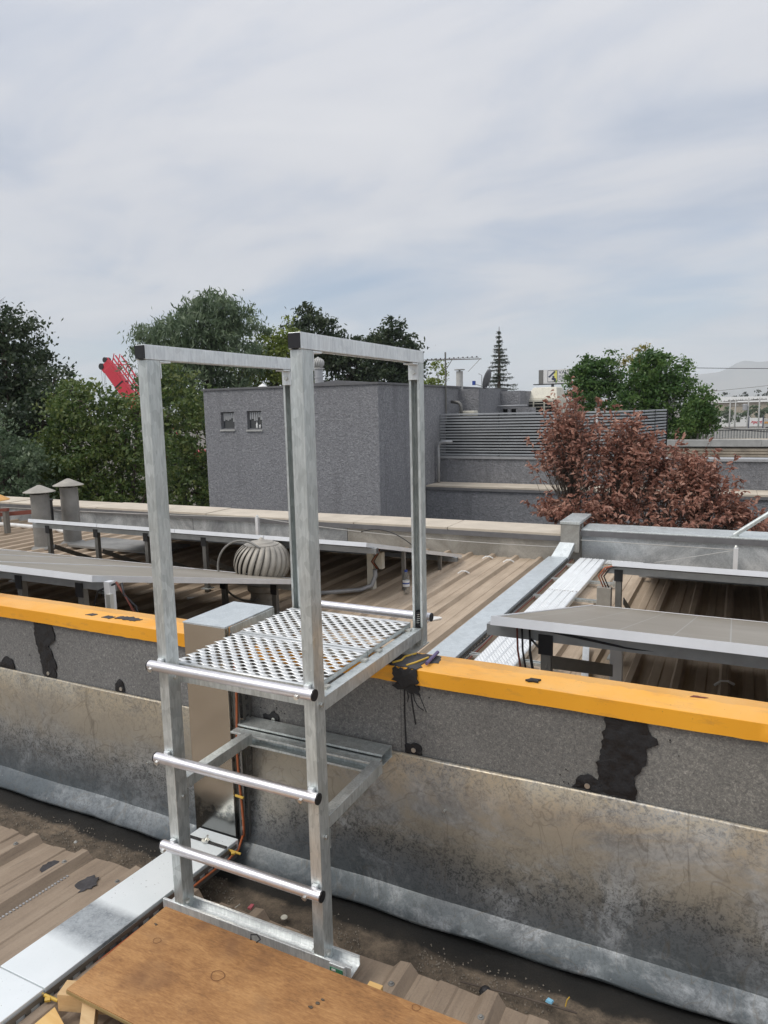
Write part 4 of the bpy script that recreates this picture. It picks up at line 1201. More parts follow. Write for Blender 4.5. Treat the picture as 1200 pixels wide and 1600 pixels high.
# gutter floor
mb = MB(); vs = []; fs = []
nx, ny = 260, 12
from mathutils import noise as mn
for j in range(ny+1):
    for i in range(nx+1):
        x = -6.1+9.6*i/nx; y = 1.60+0.50*j/ny
        z = -1.728+0.016*mn.noise(Vector((x*5, y*9, 0)))+0.008*mn.noise(Vector((x*22, y*22, 3)))
        if y < 1.78: z += 0.045*(1.78-y)/0.1*(0.6+0.6*mn.noise(Vector((x*3, 1, 1))))*0.6
        vs.append((x, y, z))
for j in range(ny):
    for i in range(nx):
        a_ = j*(nx+1)+i; fs.append((a_, a_+1, a_+nx+2, a_+nx+1))
mb.add(vs, fs)
struct(mb.build('gutter_floor', 'gutter', smooth=True, fix=False))
# grit
gv = MB()
for k in range(2600):
    x = random.uniform(-3.2, 0.6); y = min(1.93, max(1.73, random.gauss(1.84, 0.045)))
    if mn.noise(Vector((x*4, y*4, 7))) < -0.05: continue
    s_ = random.uniform(0.0015, 0.0042)
    z = -1.722+0.016*mn.noise(Vector((x*5, y*9, 0)))+0.008*mn.noise(Vector((x*22, y*22, 3)))
    a_ = random.uniform(0, 6.28)
    vsq = [(x+s_*math.cos(a_+2.1*q), y+s_*math.sin(a_+2.1*q), z-0.001) for q in range(3)]+[(x, y, z+s_*1.1)]
    gv.add(vsq, [(0, 1, 3), (1, 2, 3), (2, 0, 3)])
gv.build('grit', m_plain('grit', (0.24, 0.21, 0.17), 0.9, 0, 0.6, 90), None, kind='stuff')

# ------------------------------------------------------------------ NEAR PARAPET
np_ = thing('near_parapet', 'parapet with yellow cap, grey felt face and weathered metal flashing', 'parapet', (-1, 2.16, -7))
MB().box(-6.1, 3.5, 2.112, 2.225, -7, -0.915).build('wall_body', 'concrete', np_)
# felt sheets, lapped under the tar seams
for i, (x0, x1) in enumerate([(-6.1, -4.6), (-4.6, -2.75), (-2.75, -1.0), (-1.0, -0.235), (-0.235, 1.3), (1.3, 3.5)]):
    MB().box(x0, x1-0.001, 2.098+0.0012*(i % 2), 2.111, -1.24, -0.914).build('felt_sheet', 'felt', np_)
def cap_piece(x0, x1):
    mb = MB()
    n = max(2, int((x1-x0)/0.03)); vs = []; fs = []
    prof = [(2.083, -0.914), (2.083, -0.8615), (2.0848, -0.8598), (2.234, -0.857), (2.238, -0.862), (2.238, -0.914)]
    m_ = len(prof)
    for i in range(n+1):
        x = x0+(x1-x0)*i/n
        for k, (y, z) in enumerate(prof):
            j = 0.0018*mn.noise(Vector((x*3, k*3.1, 0)))+0.0007*mn.noise(Vector((x*17, k*2.1, 5)))
            vs.append((x, y+j, z+j*0.8+(0.003*mn.noise(Vector((x*30, 4, 0))) if k in (0,) else 0)))
    for i in range(n):
        for k in range(m_):
            a_ = i*m_+k; b_ = i*m_+(k+1) % m_
            fs.append((a_, a_+m_, b_+m_, b_))
    fs += [tuple(range(m_)), tuple(n*m_+k for k in reversed(range(m_)))]
    mb.add(vs, fs); return mb
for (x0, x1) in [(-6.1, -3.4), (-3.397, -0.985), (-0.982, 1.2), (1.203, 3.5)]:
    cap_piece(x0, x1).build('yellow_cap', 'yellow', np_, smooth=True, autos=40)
# flashing: bellied sheet with a crease and an outward kick
def flashing(x0, x1, seed):
    mb = MB(); vs = []; fs = []
    prof = [(2.090, -1.168), (2.086, -1.175), (2.078, -1.26), (2.068, -1.38), (2.058, -1.50), (2.046, -1.60), (2.034, -1.637), (2.030, -1.641), (2.018, -1.655), (2.0, -1.677), (1.981, -1.701), (1.979, -1.708)]
    n = max(6, int((x1-x0)/0.05)); m_ = len(prof)
    for i in range(n+1):
        x = x0+(x1-x0)*i/n
        for k, (y, z) in enumerate(prof):
            wv = 0.011*mn.noise(Vector((x*1.9+seed, z*2.6, 0)))*min(1, k/3) + 0.004*mn.noise(Vector((x*6+seed, z*5, 2)))*min(1, k/3)
            zz = z
            if k >= m_-2: zz += 0.007*mn.noise(Vector((x*5, 3, seed)))
            vs.append((x, y+wv, zz))
    for i in range(n):
        for k in range(m_-1):
            a_ = i*m_+k; fs.append((a_, a_+1, a_+m_+1, a_+m_))
    mb.add(vs, fs)
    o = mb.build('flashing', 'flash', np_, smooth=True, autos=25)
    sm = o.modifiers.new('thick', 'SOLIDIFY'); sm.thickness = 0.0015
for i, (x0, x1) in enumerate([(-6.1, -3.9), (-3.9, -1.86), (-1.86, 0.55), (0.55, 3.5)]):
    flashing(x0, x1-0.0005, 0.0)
# bitumen patches
def wallpatch(outline, seed=1, amp=0.006, y=2.0955, thick=0.003, mat='tar'):
    o = jag(outline, 0.010, amp, seed)
    return blob([(p.x, y, p.y) for p in o], 'bitumen_patch', mat, np_, (0, -1, 0), 0, thick)
wallpatch([(-2.83, -0.918), (-2.715, -0.918), (-2.705, -0.99), (-2.75, -1.02), (-2.71, -1.09), (-2.722, -1.165), (-2.80, -1.165), (-2.815, -1.06), (-2.84, -0.98)], 2)
wallpatch([(-2.35, -1.166), (-2.30, -1.166), (-2.302, -1.125), (-2.325, -1.108), (-2.35, -1.135)], 3, 0.003)
wallpatch([(-3.12, -1.166), (-3.00, -1.166), (-3.01, -1.12), (-3.06, -1.11)], 23, 0.003)
wallpatch([(-0.325, -0.918), (-0.205, -0.918), (-0.19, -0.955), (-0.175, -0.975), (-0.20, -0.985), (-0.212, -1.06), (-0.235, -1.09), (-0.232, -1.165), (-0.335, -1.165), (-0.345, -1.08), (-0.33, -0.99)], 4, 0.006)
wallpatch([(-0.42, -1.166), (-0.33, -1.166), (-0.337, -1.13), (-0.372, -1.112), (-0.40, -1.13)], 5, 0.004)
wallpatch([(-1.58, -1.162), (-1.515, -1.166), (-1.505, -1.135), (-1.53, -1.11), (-1.548, -1.13), (-1.58, -1.135)], 6, 0.005)
wallpatch([(-0.985, -1.166), (-0.925, -1.166), (-0.925, -1.135), (-0.955, -1.128), (-0.985, -1.14)], 7, 0.004)
for (cx, cz, w_, h_) in ((-2.77, -1.04, 0.085, 0.12), (-0.26, -1.04, 0.10, 0.12), (-0.375, -1.145, 0.06, 0.03), (-0.975, -0.95, 0.07, 0.05), (-1.545, -1.14, 0.05, 0.035)):
    spl = MB()
    for k in range(9):
        a_ = random.uniform(0, 2*pi); q_ = random.uniform(0.9, 1.5)
        x_, z_ = cx+w_*q_*math.cos(a_), cz+h_*q_*math.sin(a_)
        if z_ > -0.93 or z_ < -1.16: continue
        r_ = random.uniform(0.0008, 0.0026)
        spl.lathe([(r_, 0), (r_*0.8, 0.001)], (0, 0, 0), 7)
        n_ = len(spl.v)-14
        for i_ in range(n_, len(spl.v)):
            u_, v_, w2_ = spl.v[i_]
            spl.v[i_] = (x_+u_, 2.0955-w2_, z_+v_*1.3)
    if spl.v: spl.build('bitumen_splash', 'tar', np_, kind='stuff')
# spill over the cap edge with drips
wallpatch([(-1.02, -0.862), (-0.93, -0.858), (-0.926, -0.913), (-0.95, -0.917), (-0.97, -0.925), (-1.0, -0.917), (-1.018, -0.905)], 8, 0.006, y=2.0815, thick=0.006)
wallpatch([(-1.015, -0.92), (-0.93, -0.92), (-0.925, -0.955), (-0.945, -0.945), (-0.965, -0.955), (-0.985, -0.945), (-1.03, -0.935)], 9, 0.006)
for (pts, rr) in [([(-0.985, -0.94), (-0.986, -1.02), (-0.984, -1.09), (-0.982, -1.155)], 0.0026), ([(-0.963, -0.94), (-0.955, -1.0), (-0.945, -1.06)], 0.0022), ([(-0.975, -0.95), (-0.970, -0.965), (-0.974, -0.985)], 0.0017), ([(-0.952, -0.95), (-0.948, -0.975), (-0.935, -0.995), (-0.915, -1.005)], 0.0014), ([(-0.94, -0.94), (-0.925, -0.965), (-0.905, -1.01)], 0.0011)]:
    MB().tube([(x, 2.0965, z) for x, z in pts], rr, 6).build('tar_drip', 'tar', np_)
# dried tar on the cap top
def cappatch(outline, seed, mat='tar_dry', amp=0.006, thick=0.002, z=-0.8585):
    o = jag(outline, 0.010, amp, seed)
    return blob([(p.x, p.y, z) for p in o], 'bitumen_patch', mat, np_, (0, 0, 1), 0, thick)
cappatch([(-1.06, 2.085), (-0.925, 2.085), (-0.93, 2.15), (-0.89, 2.16), (-0.90, 2.228), (-1.10, 2.228), (-1.075, 2.15)], 11)
cappatch([(-2.53, 2.12), (-2.49, 2.12), (-2.48, 2.145), (-2.515, 2.15)], 12, 'tar_dry', 0.004)
cappatch([(-2.43, 2.12), (-2.385, 2.115), (-2.375, 2.145), (-2.42, 2.15)], 13, 'tar_dry', 0.004)
cappatch([(-2.36, 2.13), (-2.25, 2.13), (-2.235, 2.16), (-2.30, 2.175), (-2.36, 2.16)], 14, 'tar_dry', 0.006)
cappatch([(-0.575, 2.12), (-0.535, 2.12), (-0.53, 2.14), (-0.565, 2.145)], 15, 'tar', 0.004, 0.006)
cappatch([(-0.10, 2.19), (-0.06, 2.195), (-0.05, 2.202), (-0.09, 2.203)], 16, 'rust', 0.003)
for pts in ([(-1.03, 2.10, -0.855), (-1.01, 2.13, -0.853), (-1.015, 2.17, -0.854), (-0.99, 2.21, -0.853)], [(-0.975, 2.095, -0.855), (-0.955, 2.13, -0.853), (-0.935, 2.19, -0.853)]):
    MB().tube(pts, 0.0035, 6).build('sealant_bead', 'gold', np_)
# screws with washers
for (x, z) in ((-2.315, -1.152), (-2.765, -1.150), (-0.372, -1.150), (-0.952, -1.152), (-1.53, -1.148), (0.25, -1.16)):
    MB().tube([(x, 2.094, z), (x, 2.0885, z)], 0.0085, 12).build('screw', 'bolt', np_)
for (x, z) in ((-0.83, -1.33), (-2.16, -1.44)):
    MB().tube([(x, 2.066, z), (x, 2.054, z)], 0.004, 10).build('screw', 'bolt', np_)
tag(MB().tube([(-0.912, 2.12, -0.848), (-0.918, 2.235, -0.846)], 0.0062, 10).build('marker_pen', 'purple', smooth=True, autos=40), 'violet marker pen lying on the tarred patch of the yellow cap', 'pen')

# ------------------------------------------------------------------ LOWER CABLE DUCT
t = thing('cable_duct', 'shiny metal cable duct crossing the lower roof and climbing over the yellow cap', 'cable duct', (-1.74, 1.2, -1.6))
zd = lambda y: -1.55-0.064*(y-1.12)
def duct_cover(y0, y1, dz=0.0):
    h = 0.05
    p = [(-1.832, y0, zd(y0)-h), (-1.645, y0, zd(y0)-h), (-1.645, y1, zd(y1)-h), (-1.832, y1, zd(y1)-h), (-1.832, y0, zd(y0)+dz), (-1.645, y0, zd(y0)+dz), (-1.645, y1, zd(y1)+dz), (-1.832, y1, zd(y1)+dz)]
    return MB().hexa(p)
for (y0, y1) in ((-0.8, 0.2), (0.203, 1.140), (1.144, 1.918), (1.922, 1.990)):
    duct_cover(y0, y1).build('cover', 'duct', t, bevel=0.0015)
def slotted(a, b, up, h, parent, n, name='side_tray', mat='darkpost', th=0.002, out=None):
    a = Vector(a); b = Vector(b); u = Vector(up).normalized(); L = (b-a).length; d_ = (b-a)/L
    nrm = d_.cross(u)
    mb = MB()
    def slab(s0, s1, h0, h1):
        q = []
        for nn in (0, th):
            for (s_, h_) in ((s0, h0), (s1, h0), (s1, h1), (s0, h1)):
                q.append(a+d_*s_+u*h_+nrm*nn)
        mb.add(q, [(3, 2, 1, 0), (4, 5, 6, 7), (0, 1, 5, 4), (1, 2, 6, 5), (2, 3, 7, 6), (3, 0, 4, 7)])
    slab(0, L, 0, h*0.3); slab(0, L, h*0.7, h)
    p = L/n
    for k in range(n):
        slab(k*p, k*p+p*0.38, h*0.3, h*0.7)
    return mb.build(name, mat, parent)
slotted((-1.640, -0.8, zd(-0.8)-0.06), (-1.640, 1.97, zd(1.97)-0.06), (0, 0, 1), 0.052, t, 62)
MB().tube([(-1.628+0.004*math.sin(y*9), y, zd(y)-0.035+0.006*math.sin(y*5)) for y in np.linspace(-0.8, 1.9, 40)], 0.0045, 7).build('orange_cable', 'copper', t, smooth=True)
for y in (1.135, 1.93):
    MB().tube([(-1.645, y, zd(y)-0.012), (-1.595, y+0.008, zd(y)-0.02)], 0.0045, 8).build('cable_gland', 'gold', t)
    MB().tube([(-1.628, y-0.005, zd(y)-0.018), (-1.616, y+0.003, zd(y)-0.018)], 0.007, 6).build('gland_nut', 'gold', t)
# riser on the wall
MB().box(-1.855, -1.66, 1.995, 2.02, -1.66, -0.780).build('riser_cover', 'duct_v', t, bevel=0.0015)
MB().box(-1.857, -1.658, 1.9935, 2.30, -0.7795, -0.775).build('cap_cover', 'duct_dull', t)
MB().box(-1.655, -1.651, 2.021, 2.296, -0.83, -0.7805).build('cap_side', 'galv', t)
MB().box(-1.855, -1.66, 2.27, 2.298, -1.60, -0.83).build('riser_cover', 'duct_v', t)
MB().box(-1.659, -1.655, 2.021, 2.05, -1.62, -0.83).build('riser_side', 'galv', t)
slotted((-1.625, 2.035, -1.62), (-1.625, 2.035, -0.80), (0, 1, 0), 0.05, t, 20, 'riser_tray')
slotted((-1.652, 2.012, -1.62), (-1.652, 2.012, -0.80), (1, 0, 0), 0.027, t, 20, 'riser_tray')
MB().tube([(-1.637+0.006*math.sin(z*11), 2.008, z) for z in np.linspace(-1.60, -0.85, 24)]+[], 0.0045, 7).build('orange_cable', 'copper', t, smooth=True)
MB().tube([(-1.637, 2.008, -1.60), (-1.632, 1.97, -1.635), (-1.628, 1.90, zd(1.9)-0.035)], 0.0045, 7).build('orange_cable', 'copper', t, smooth=True)
MB().tube([(-1.655, 2.0, -1.435), (-1.618, 2.0, -1.437)], 0.005, 8).build('cable_gland', 'gold', t)
# strap and screw at the joint
MB().box(-1.834, -1.645, 1.912, 1.926, zd(1.92)+0.001, zd(1.92)+0.0035).build('joint_strap', 'black', t)
MB().tube([(-1.742, 1.918, zd(1.92)+0.003), (-1.742, 1.918, zd(1.92)+0.010)], 0.016, 6).build('screw_head', 'bolt', t)
MB().tube([(-1.742, 1.918, zd(1.92)+0.008), (-1.725, 1.912, zd(1.92)+0.034)], 0.004, 8).build('screw_shank', 'bolt', t)

# ------------------------------------------------------------------ ACCESS LADDER WITH PLATFORM
L = thing('access_ladder', 'galvanised steel step-over ladder with platform and two tall handrails', 'ladder', (-1.29, 1.9, -1.6))
Xr, Xl = -1.026, -1.553                      # post centre lines
Pw, Pd = 0.036, 0.052
zt = 0.157
for xc, mt in ((Xl, 'galv'), (Xr, 'galv')):
    # front posts: strut channel with the web to the front, slightly out of plumb like the photo
    o = MB().channel((xc, 1.570, -1.588), (1, 0, 0), (0, 1, 0), (0, 0, 1), Pw, Pd, zt+1.588, 0.0028, 0.009).build('front_post', mt, L, bevel=0.0022)
    o = MB().channel((xc, 2.350, -0.852), (-1, 0, 0), (0, -1, 0), (0, 0, 1), 0.040, 0.041, zt+0.852, 0.0028, 0.009).build('rear_post', mt, L, bevel=0.0018)
    rl = MB().channel((xc, 1.566, 0.2), (1, 0, 0), (0, 0, -1), (0, 1, 0), 0.038, 0.042, 0.786, 0.0028, 0.008).build('handrail', 'galv_bright', L, bevel=0.0022)
    MB().box(xc-0.0175, xc+0.0175, 1.562, 1.5655, 0.1605, 0.197).build('end_cap', 'black', rl)
    MB().box(xc-0.0175, xc+0.0175, 2.3525, 2.356, 0.1605, 0.197).build('end_cap', 'black', rl)
    # corner brackets
    for (ya, yb) in ((1.6235, 1.668), (2.262, 2.3075)):
        MB().box(xc-0.018, xc+0.018, ya, yb, 0.151, 0.1565).build('angle_bracket', 'galv_bright', L, bevel=0.001)
    MB().box(xc-0.018, xc+0.018, 1.6235, 1.628, 0.105, 0.1505).build('angle_bracket', 'galv_bright', L, bevel=0.001)
    bk_ = MB().box(xc-0.019, xc+0.019, 2.303, 2.3075, 0.100, 0.1505).build('angle_bracket', 'galv_bright', L, bevel=0.001)
    MB().tube([(xc, 2.303, 0.126), (xc, 2.2965, 0.126)], 0.0085, 6).build('bolt', 'bolt', bk_)
    # foot bracket on the yellow cap
    ft_ = MB().box(xc-0.018, xc+0.018, 2.300, 2.3075, -0.856, -0.79).build('foot_bracket', 'galv_worn', L)
    MB().tube([(xc, 2.300, -0.83), (xc, 2.292, -0.83)], 0.009, 6).build('bolt', 'bolt', ft_)
    MB().box(xc-0.03, xc+0.03, 2.19, 2.345, -0.8555, -0.8525).build('foot_plate', 'galv_worn', L)
    # platform side rail
    MB().channel((xc+(0.0 if xc == Xl else 0.0), 1.624, -0.790), (1, 0, 0), (0, 0, -1), (0, 1, 0), 0.0355, 0.041, 0.684, 0.0028, 0.008).build('platform_rail', 'galv', L, bevel=0.002)
    # stand-off arm to the wall
    MB().channel((xc, 1.624, -1.148), (1, 0, 0), (0, 0, -1), (0, 1, 0), 0.036, 0.038, 0.340, 0.0028, 0.008).build('stand_off_arm', 'galv', L, bevel=0.002)
    MB().box(xc-0.018, xc+0.018, 1.624, 1.6275, -1.25, -1.190).build('angle_bracket', 'galv', L)
    for zc in (-0.775, -1.17):
        MB().tube([(xc+0.019, 1.60, zc-0.03), (xc+0.025, 1.60, zc-0.03)], 0.007, 6).build('bolt', 'bolt', L)
# rungs
for z in (-0.758, -1.058, -1.353):
    rg_ = MB().tube([(-1.588, 1.5535, z), (-1.000, 1.5535, z)], 0.0158, 24).build('rung', 'alu', L, smooth=True, autos=40)
    for xe, s_ in ((-1.588, -1), (-1.000, 1)):
        MB().tube([(xe, 1.5535, z), (xe+s_*0.004, 1.5535, z)], 0.0163, 20).build('rung_cap', 'black', rg_)
    for xc in (Xl, Xr):
        MB().tube([(xc-0.02, 1.540, z-0.007), (xc-0.02, 1.533, z-0.009)], 0.0075, 6).build('bolt', 'bolt', rg_)
        MB().box(xc-0.009, xc+0.009, 1.556, 1.5695, z+0.006, z+0.023).build('saddle', 'galv_bright', rg_, bevel=0.003)
rg_ = MB().tube([(-1.585, 2.367, -0.765), (-0.998, 2.367, -0.765)], 0.0158, 24).build('rear_rung', 'alu', L, smooth=True, autos=40)
MB().tube([(-0.998, 2.367, -0.765), (-0.994, 2.367, -0.765)], 0.0163, 20).build('rung_cap', 'black', rg_)
MB().tube([(-1.589, 2.367, -0.765), (-1.585, 2.367, -0.765)], 0.0163, 20).build('rung_cap', 'black', rg_)
spr = MB().tube([(Xr+0.004*math.cos(q*1.2), 2.325+0.0, -0.775+0.0025*q+0.0) if False else (Xr+0.007*math.cos(q*1.3), 2.318+0.007*math.sin(q*1.3), -0.78+0.0016*q) for q in range(28)], 0.0015, 5).build('channel_spring', 'bolt', L)
MB().box(Xr-0.012, Xr+0.012, 2.314, 2.342, -0.80, -0.735).build('channel_nut', 'dark', L)
# wall struts
MB().channel((-1.635, 2.006, -1.180), (0, 0, 1), (0, -1, 0), (1, 0, 0), 0.041, 0.040, 0.605, 0.0028, 0.008).build('wall_strut', 'galv', L, bevel=0.0015)
MB().channel((-1.640, 2.084, -1.168), (0, 0, 1), (0, -1, 0), (1, 0, 0), 0.041, 0.0765, 0.610, 0.0028, 0.008).build('wall_strut', 'galv', L, bevel=0.0015)
# base strut, open to the top, posts stand in it
MB().channel((-1.620, 1.595, -1.592), (0, -1, 0), (0, 0, 1), (1, 0, 0), 0.056, 0.032, 0.700, 0.0028, 0.009).build('base_strut', 'galv_bright', L, bevel=0.0015)
for xc in (Xl, Xr):
    MB().box(xc-0.03, xc-0.0185, 1.576, 1.614, -1.589, -1.556).build('clamp', 'galv', L, bevel=0.002)
    MB().tube([(xc+0.022, 1.585, -1.558), (xc+0.022, 1.585, -1.548)], 0.008, 6).build('bolt', 'bolt', L)
cl_ = MB().box(-0.985, -0.935, 1.556, 1.5665, -1.590, -1.556).build('clamp', 'galv_bright', L, bevel=0.002)
MB().box(-0.982, -0.940, 1.5545, 1.5557, -1.586, -1.566).build('green_label', 'green_label', cl_)
MB().box(-0.975, -0.962, 1.5532, 1.5543, -1.574, -1.569).build('label_print', 'white', cl_)
# gratings
def grating_mesh(u0, u1, v0, v1, pitch, sw, amp, z, swap=False, edge=0.02, flat_every=0, fw=0.0, bands=None):
    """strips along u whose arches alternate row by row so lens-shaped openings are left between them"""
    mb = MB()
    def P(u, v, zz): return (v, u, zz) if swap else (u, v, zz)
    nU = int((u1-u0)/pitch*8)
    bands = bands or [(v0+edge, v1-edge)]
    flats = [(v0, bands[0][0])]+[(bands[i][1], bands[i+1][0]) for i in range(len(bands)-1)]+[(bands[-1][1], v1)]
    for (a, b) in flats:
        vs = [P(u0, a, z), P(u1, a, z), P(u1, b, z), P(u0, b, z)]
        mb.add(vs, [(0, 1, 2, 3)])
    for (a, b) in bands:
        n = max(2, int(round((b-a)/sw))); w = (b-a)/n
        for k in range(n):
            sgn = 1 if k % 2 == 0 else 0
            vs = []; fs = []
            for i in range(nU+1):
                u = u0+(u1-u0)*i/nU
                ph = 2*pi*u/pitch + (pi if sgn else 0)
                h = amp*max(0.0, (math.cos(ph)+0.40)/1.40)**0.85
                dn_ = amp*0.75*max(0.0, (-math.cos(ph)+0.40)/1.40)**0.85
                va, vb = a+k*w, a+(k+1)*w
                vs += [P(u, va, z+h), P(u, va*0.45+vb*0.55, z+h*0.35-dn_*0.35), P(u, vb, z-dn_)]
            for i in range(nU):
                q = 3*i; fs += [(q, q+3, q+4, q+1), (q+1, q+4, q+5, q+2)]
            mb.add(vs, fs)
    return mb
for (v0, v1) in ((1.630, 1.957), (1.966, 2.296)):
    o = grating_mesh(-1.568, -1.050, v0, v1, 0.0440, 0.0235, 0.0054, -0.770, edge=0.016).build('platform_grating', 'grate', L, smooth=True, autos=60, fix=False)
    sm = o.modifiers.new('thick', 'SOLIDIFY'); sm.thickness = 0.0022
    MB().box(-1.568, -1.050, v0-0.0025, v0, -0.806, -0.7705).build('grating_flange', 'galv', L)
    MB().box(-1.568, -1.050, v1, v1+0.0025, -0.806, -0.7705).build('grating_flange', 'galv', L)
    for xx in (-1.566, -1.054):
        MB().box(xx, xx+0.003, v0, v1, -0.7885, -0.774).build('grating_end', 'galv', L)
    for yy in (v0+0.05, v1-0.04):
        MB().box(-1.052, -1.030, yy-0.012, yy+0.012, -0.7895, -0.783).build('fixing_clip', 'galv_worn', L)
MB().channel((-1.535, 1.646, -0.8065), (0, 1, 0), (0, 0, -1), (1, 0, 0), 0.036, 0.024, 0.49, 0.0026, 0.007).build('cross_rail', 'galv', L)
MB().channel((-1.535, 2.28, -0.8065), (0, 1, 0), (0, 0, -1), (1, 0, 0), 0.036, 0.024, 0.49, 0.0026, 0.007).build('cross_rail', 'galv', L)

# ------------------------------------------------------------------ PLYWOOD, TIMBER
t = thing('plywood_sheet', 'weathered orange-brown plywood sheet lying in the foreground', 'plywood', (-0.8, 1.2, -1.5))
MB().hexa([(-1.535,1.128,-1.516),(0.3,1.10,-1.516),(0.3,1.468,-1.516),(-1.524,1.484,-1.516),(-1.535,1.128,-1.5),(0.3,1.10,-1.5),(0.3,1.468,-1.5),(-1.524,1.484,-1.5)]).build('sheet', 'ply', t, bevel=0.0012)
for k, zz in enumerate((-1.5125, -1.5085, -1.5045)):
    MB().hexa([(-1.5352,1.1268-0.0004*k,zz-.0011),(0.3,1.0988-0.0004*k,zz-.0011),(0.3,1.0996,zz-.0011),(-1.5352,1.1276,zz-.0011),(-1.5352,1.1268-0.0004*k,zz+.0011),(0.3,1.0988-0.0004*k,zz+.0011),(0.3,1.0996,zz+.0011),(-1.5352,1.1276,zz+.0011)]).build('ply_layer', 'plyedge', t)
mk_ = m_plain('rust_stain', (0.17, 0.075, 0.03), 0.8)
for (x, y, rr) in ((-1.442, 1.362, .011), (-1.198, 1.333, .018), (-0.672, 1.464, .010)):
    mb = MB(); n = 18
    vs = []
    for k in range(n):
        a_ = 2*pi*k/n
        for q in (rr*1.0, rr*0.87):
            vs.append((x+q*1.15*math.cos(a_)*(1+0.1*math.sin(3*a_)), y+q*math.sin(a_), -1.4996+0.0004))
    mb.add(vs, [(2*k, 2*((k+1) % n), 2*((k+1) % n)+1, 2*k+1) for k in range(n)])
    mb.build('knot_ring', mk_, t, fix=False)
for (x, y) in ((-1.492, 1.41), (-0.90, 1.385), (-0.905, 1.37), (-0.915, 1.352)):
    pts = [(x+0.009*random.uniform(.4, 1)*math.cos(a_), y+0.005*random.uniform(.4, 1)*math.sin(a_), -1.4998) for a_ in np.linspace(0, 2*pi, 10)[:-1]]
    blob(pts, 'dirt_clump', 'gutter', t, (0, 0, 1), 0, 0.002)
MB().tube([(-1.196, 1.478, -1.499), (-1.205, 1.490, -1.494), (-1.188, 1.496, -1.492), (-1.170, 1.488, -1.496), (-1.176, 1.476, -1.499)], 0.0022, 6).build('wire_loop', 'black', t, smooth=True)
tag(MB().hexa([(-1.60,0.70,-1.585),(-1.36,0.66,-1.585),(-1.42,1.06,-1.585),(-1.585,1.125,-1.585),(-1.60,0.70,-1.57),(-1.36,0.66,-1.57),(-1.42,1.06,-1.57),(-1.585,1.125,-1.57)]).build('pine_board', 'board', bevel=0.001), 'pale yellow board corner at the bottom left beneath the plywood', 'board')
G2 = 'timber battens under the plywood'
tag(MB().beam((-1.47, 1.145, -1.545), (-1.47+0.3, 0.83, -1.545), 0.035, 0.05).build('batten', 'pine', bevel=0.001), 'short pale pine batten propping the plywood corner', 'batten', G2)
tag(MB().beam((-1.575, 1.145, -1.548), (-1.2, 1.28, -1.548), 0.05, 0.05).build('batten', 'pine', bevel=0.001), 'pine batten running under the left edge of the plywood', 'batten', G2)
tag(MB().box(-0.83, -0.79, 1.25, 1.513, -1.58, -1.5205).build('batten', 'board', bevel=0.001), 'yellow batten end sticking out past the far plywood edge', 'batten', G2)
tag(MB().box(-0.3, -0.24, 1.05, 1.44, -1.585, -1.5175).build('batten', 'pine'), 'hidden pine batten carrying the right end of the plywood', 'batten', G2)

# ------------------------------------------------------------------ debris in the gutter
GD = 'litter in the gutter'
def litter(name, mat, label, mbx, cat='litter'):
    return tag(mbx.build(name, mat), label, cat, GD)
litter('paper_scrap', 'pink', 'faded red scrap lying in the gutter behind the lowest rung', MB().hexa([(-1.456,1.79,-1.70),(-1.44,1.788,-1.698),(-1.437,1.803,-1.69),(-1.452,1.806,-1.695),(-1.456,1.79,-1.694),(-1.44,1.788,-1.692),(-1.437,1.803,-1.684),(-1.452,1.806,-1.689)]))
litter('bottle_cap', 'cream', 'pale round bottle cap lying in the gutter behind the ladder', MB().lathe([(0.0115, 0), (0.012, 0.002), (0.010, 0.0045)], (-1.318, 1.81, -1.702), 14))
litter('wrapper', 'lightblue', 'light blue wrapper in the gutter at the bottom right', MB().hexa([(-0.435,1.845,-1.708),(-0.416,1.84,-1.707),(-0.411,1.852,-1.703),(-0.43,1.858,-1.704),(-0.433,1.847,-1.702),(-0.417,1.843,-1.701),(-0.413,1.851,-1.699),(-0.428,1.856,-1.700)]))
litter('twig', 'bark', 'thin twig lying across the gutter behind the lowest rung', MB().tube([(-1.33, 1.715, -1.672), (-1.31, 1.77, -1.69), (-1.30, 1.80, -1.695)], 0.0018, 5))
litter('twig', 'bark', 'long dark stalk lying along the gutter at the lower right', MB().tube([(-0.68, 1.80, -1.698), (-0.52, 1.815, -1.692), (-0.34, 1.83, -1.695)], 0.0028, 6))
litter('cable_tie', 'gold', 'small yellow cable tie standing in the gutter at the lower right', MB().tube([(-0.378, 1.85, -1.705), (-0.374, 1.853, -1.685), (-0.368, 1.856, -1.676)], 0.0018, 5))
litter('cigarette_butt', 'white', 'white cigarette butt in the gutter near the bottom edge', MB().tube([(-0.290, 1.79, -1.700), (-0.262, 1.785, -1.698)], 0.0038, 8))
litter('paper_scrap', 'white', 'small white flake beside the corrugated edge at the lower right', MB().box(-0.632, -0.618, 1.735, 1.745, -1.69, -1.686))
litter('tar_lump', 'tar', 'black tar lump sitting in the gutter right of the ladder', MB().lathe([(0.012, 0), (0.02, 0.006), (0.012, 0.018), (0.004, 0.022)], (-0.60, 1.80, -1.708), 9))
litter('stone', 'concrete', 'pale pebble on the gutter silt at the left', MB().lathe([(0.004, 0), (0.008, 0.003), (0.004, 0.008)], (-2.33, 1.815, -1.702), 8))
litter('screw', 'bolt', 'loose screw dropped in the gutter under the lowest rung', MB().tube([(-1.50, 1.765, -1.698), (-1.492, 1.795, -1.696)], 0.0022, 6))

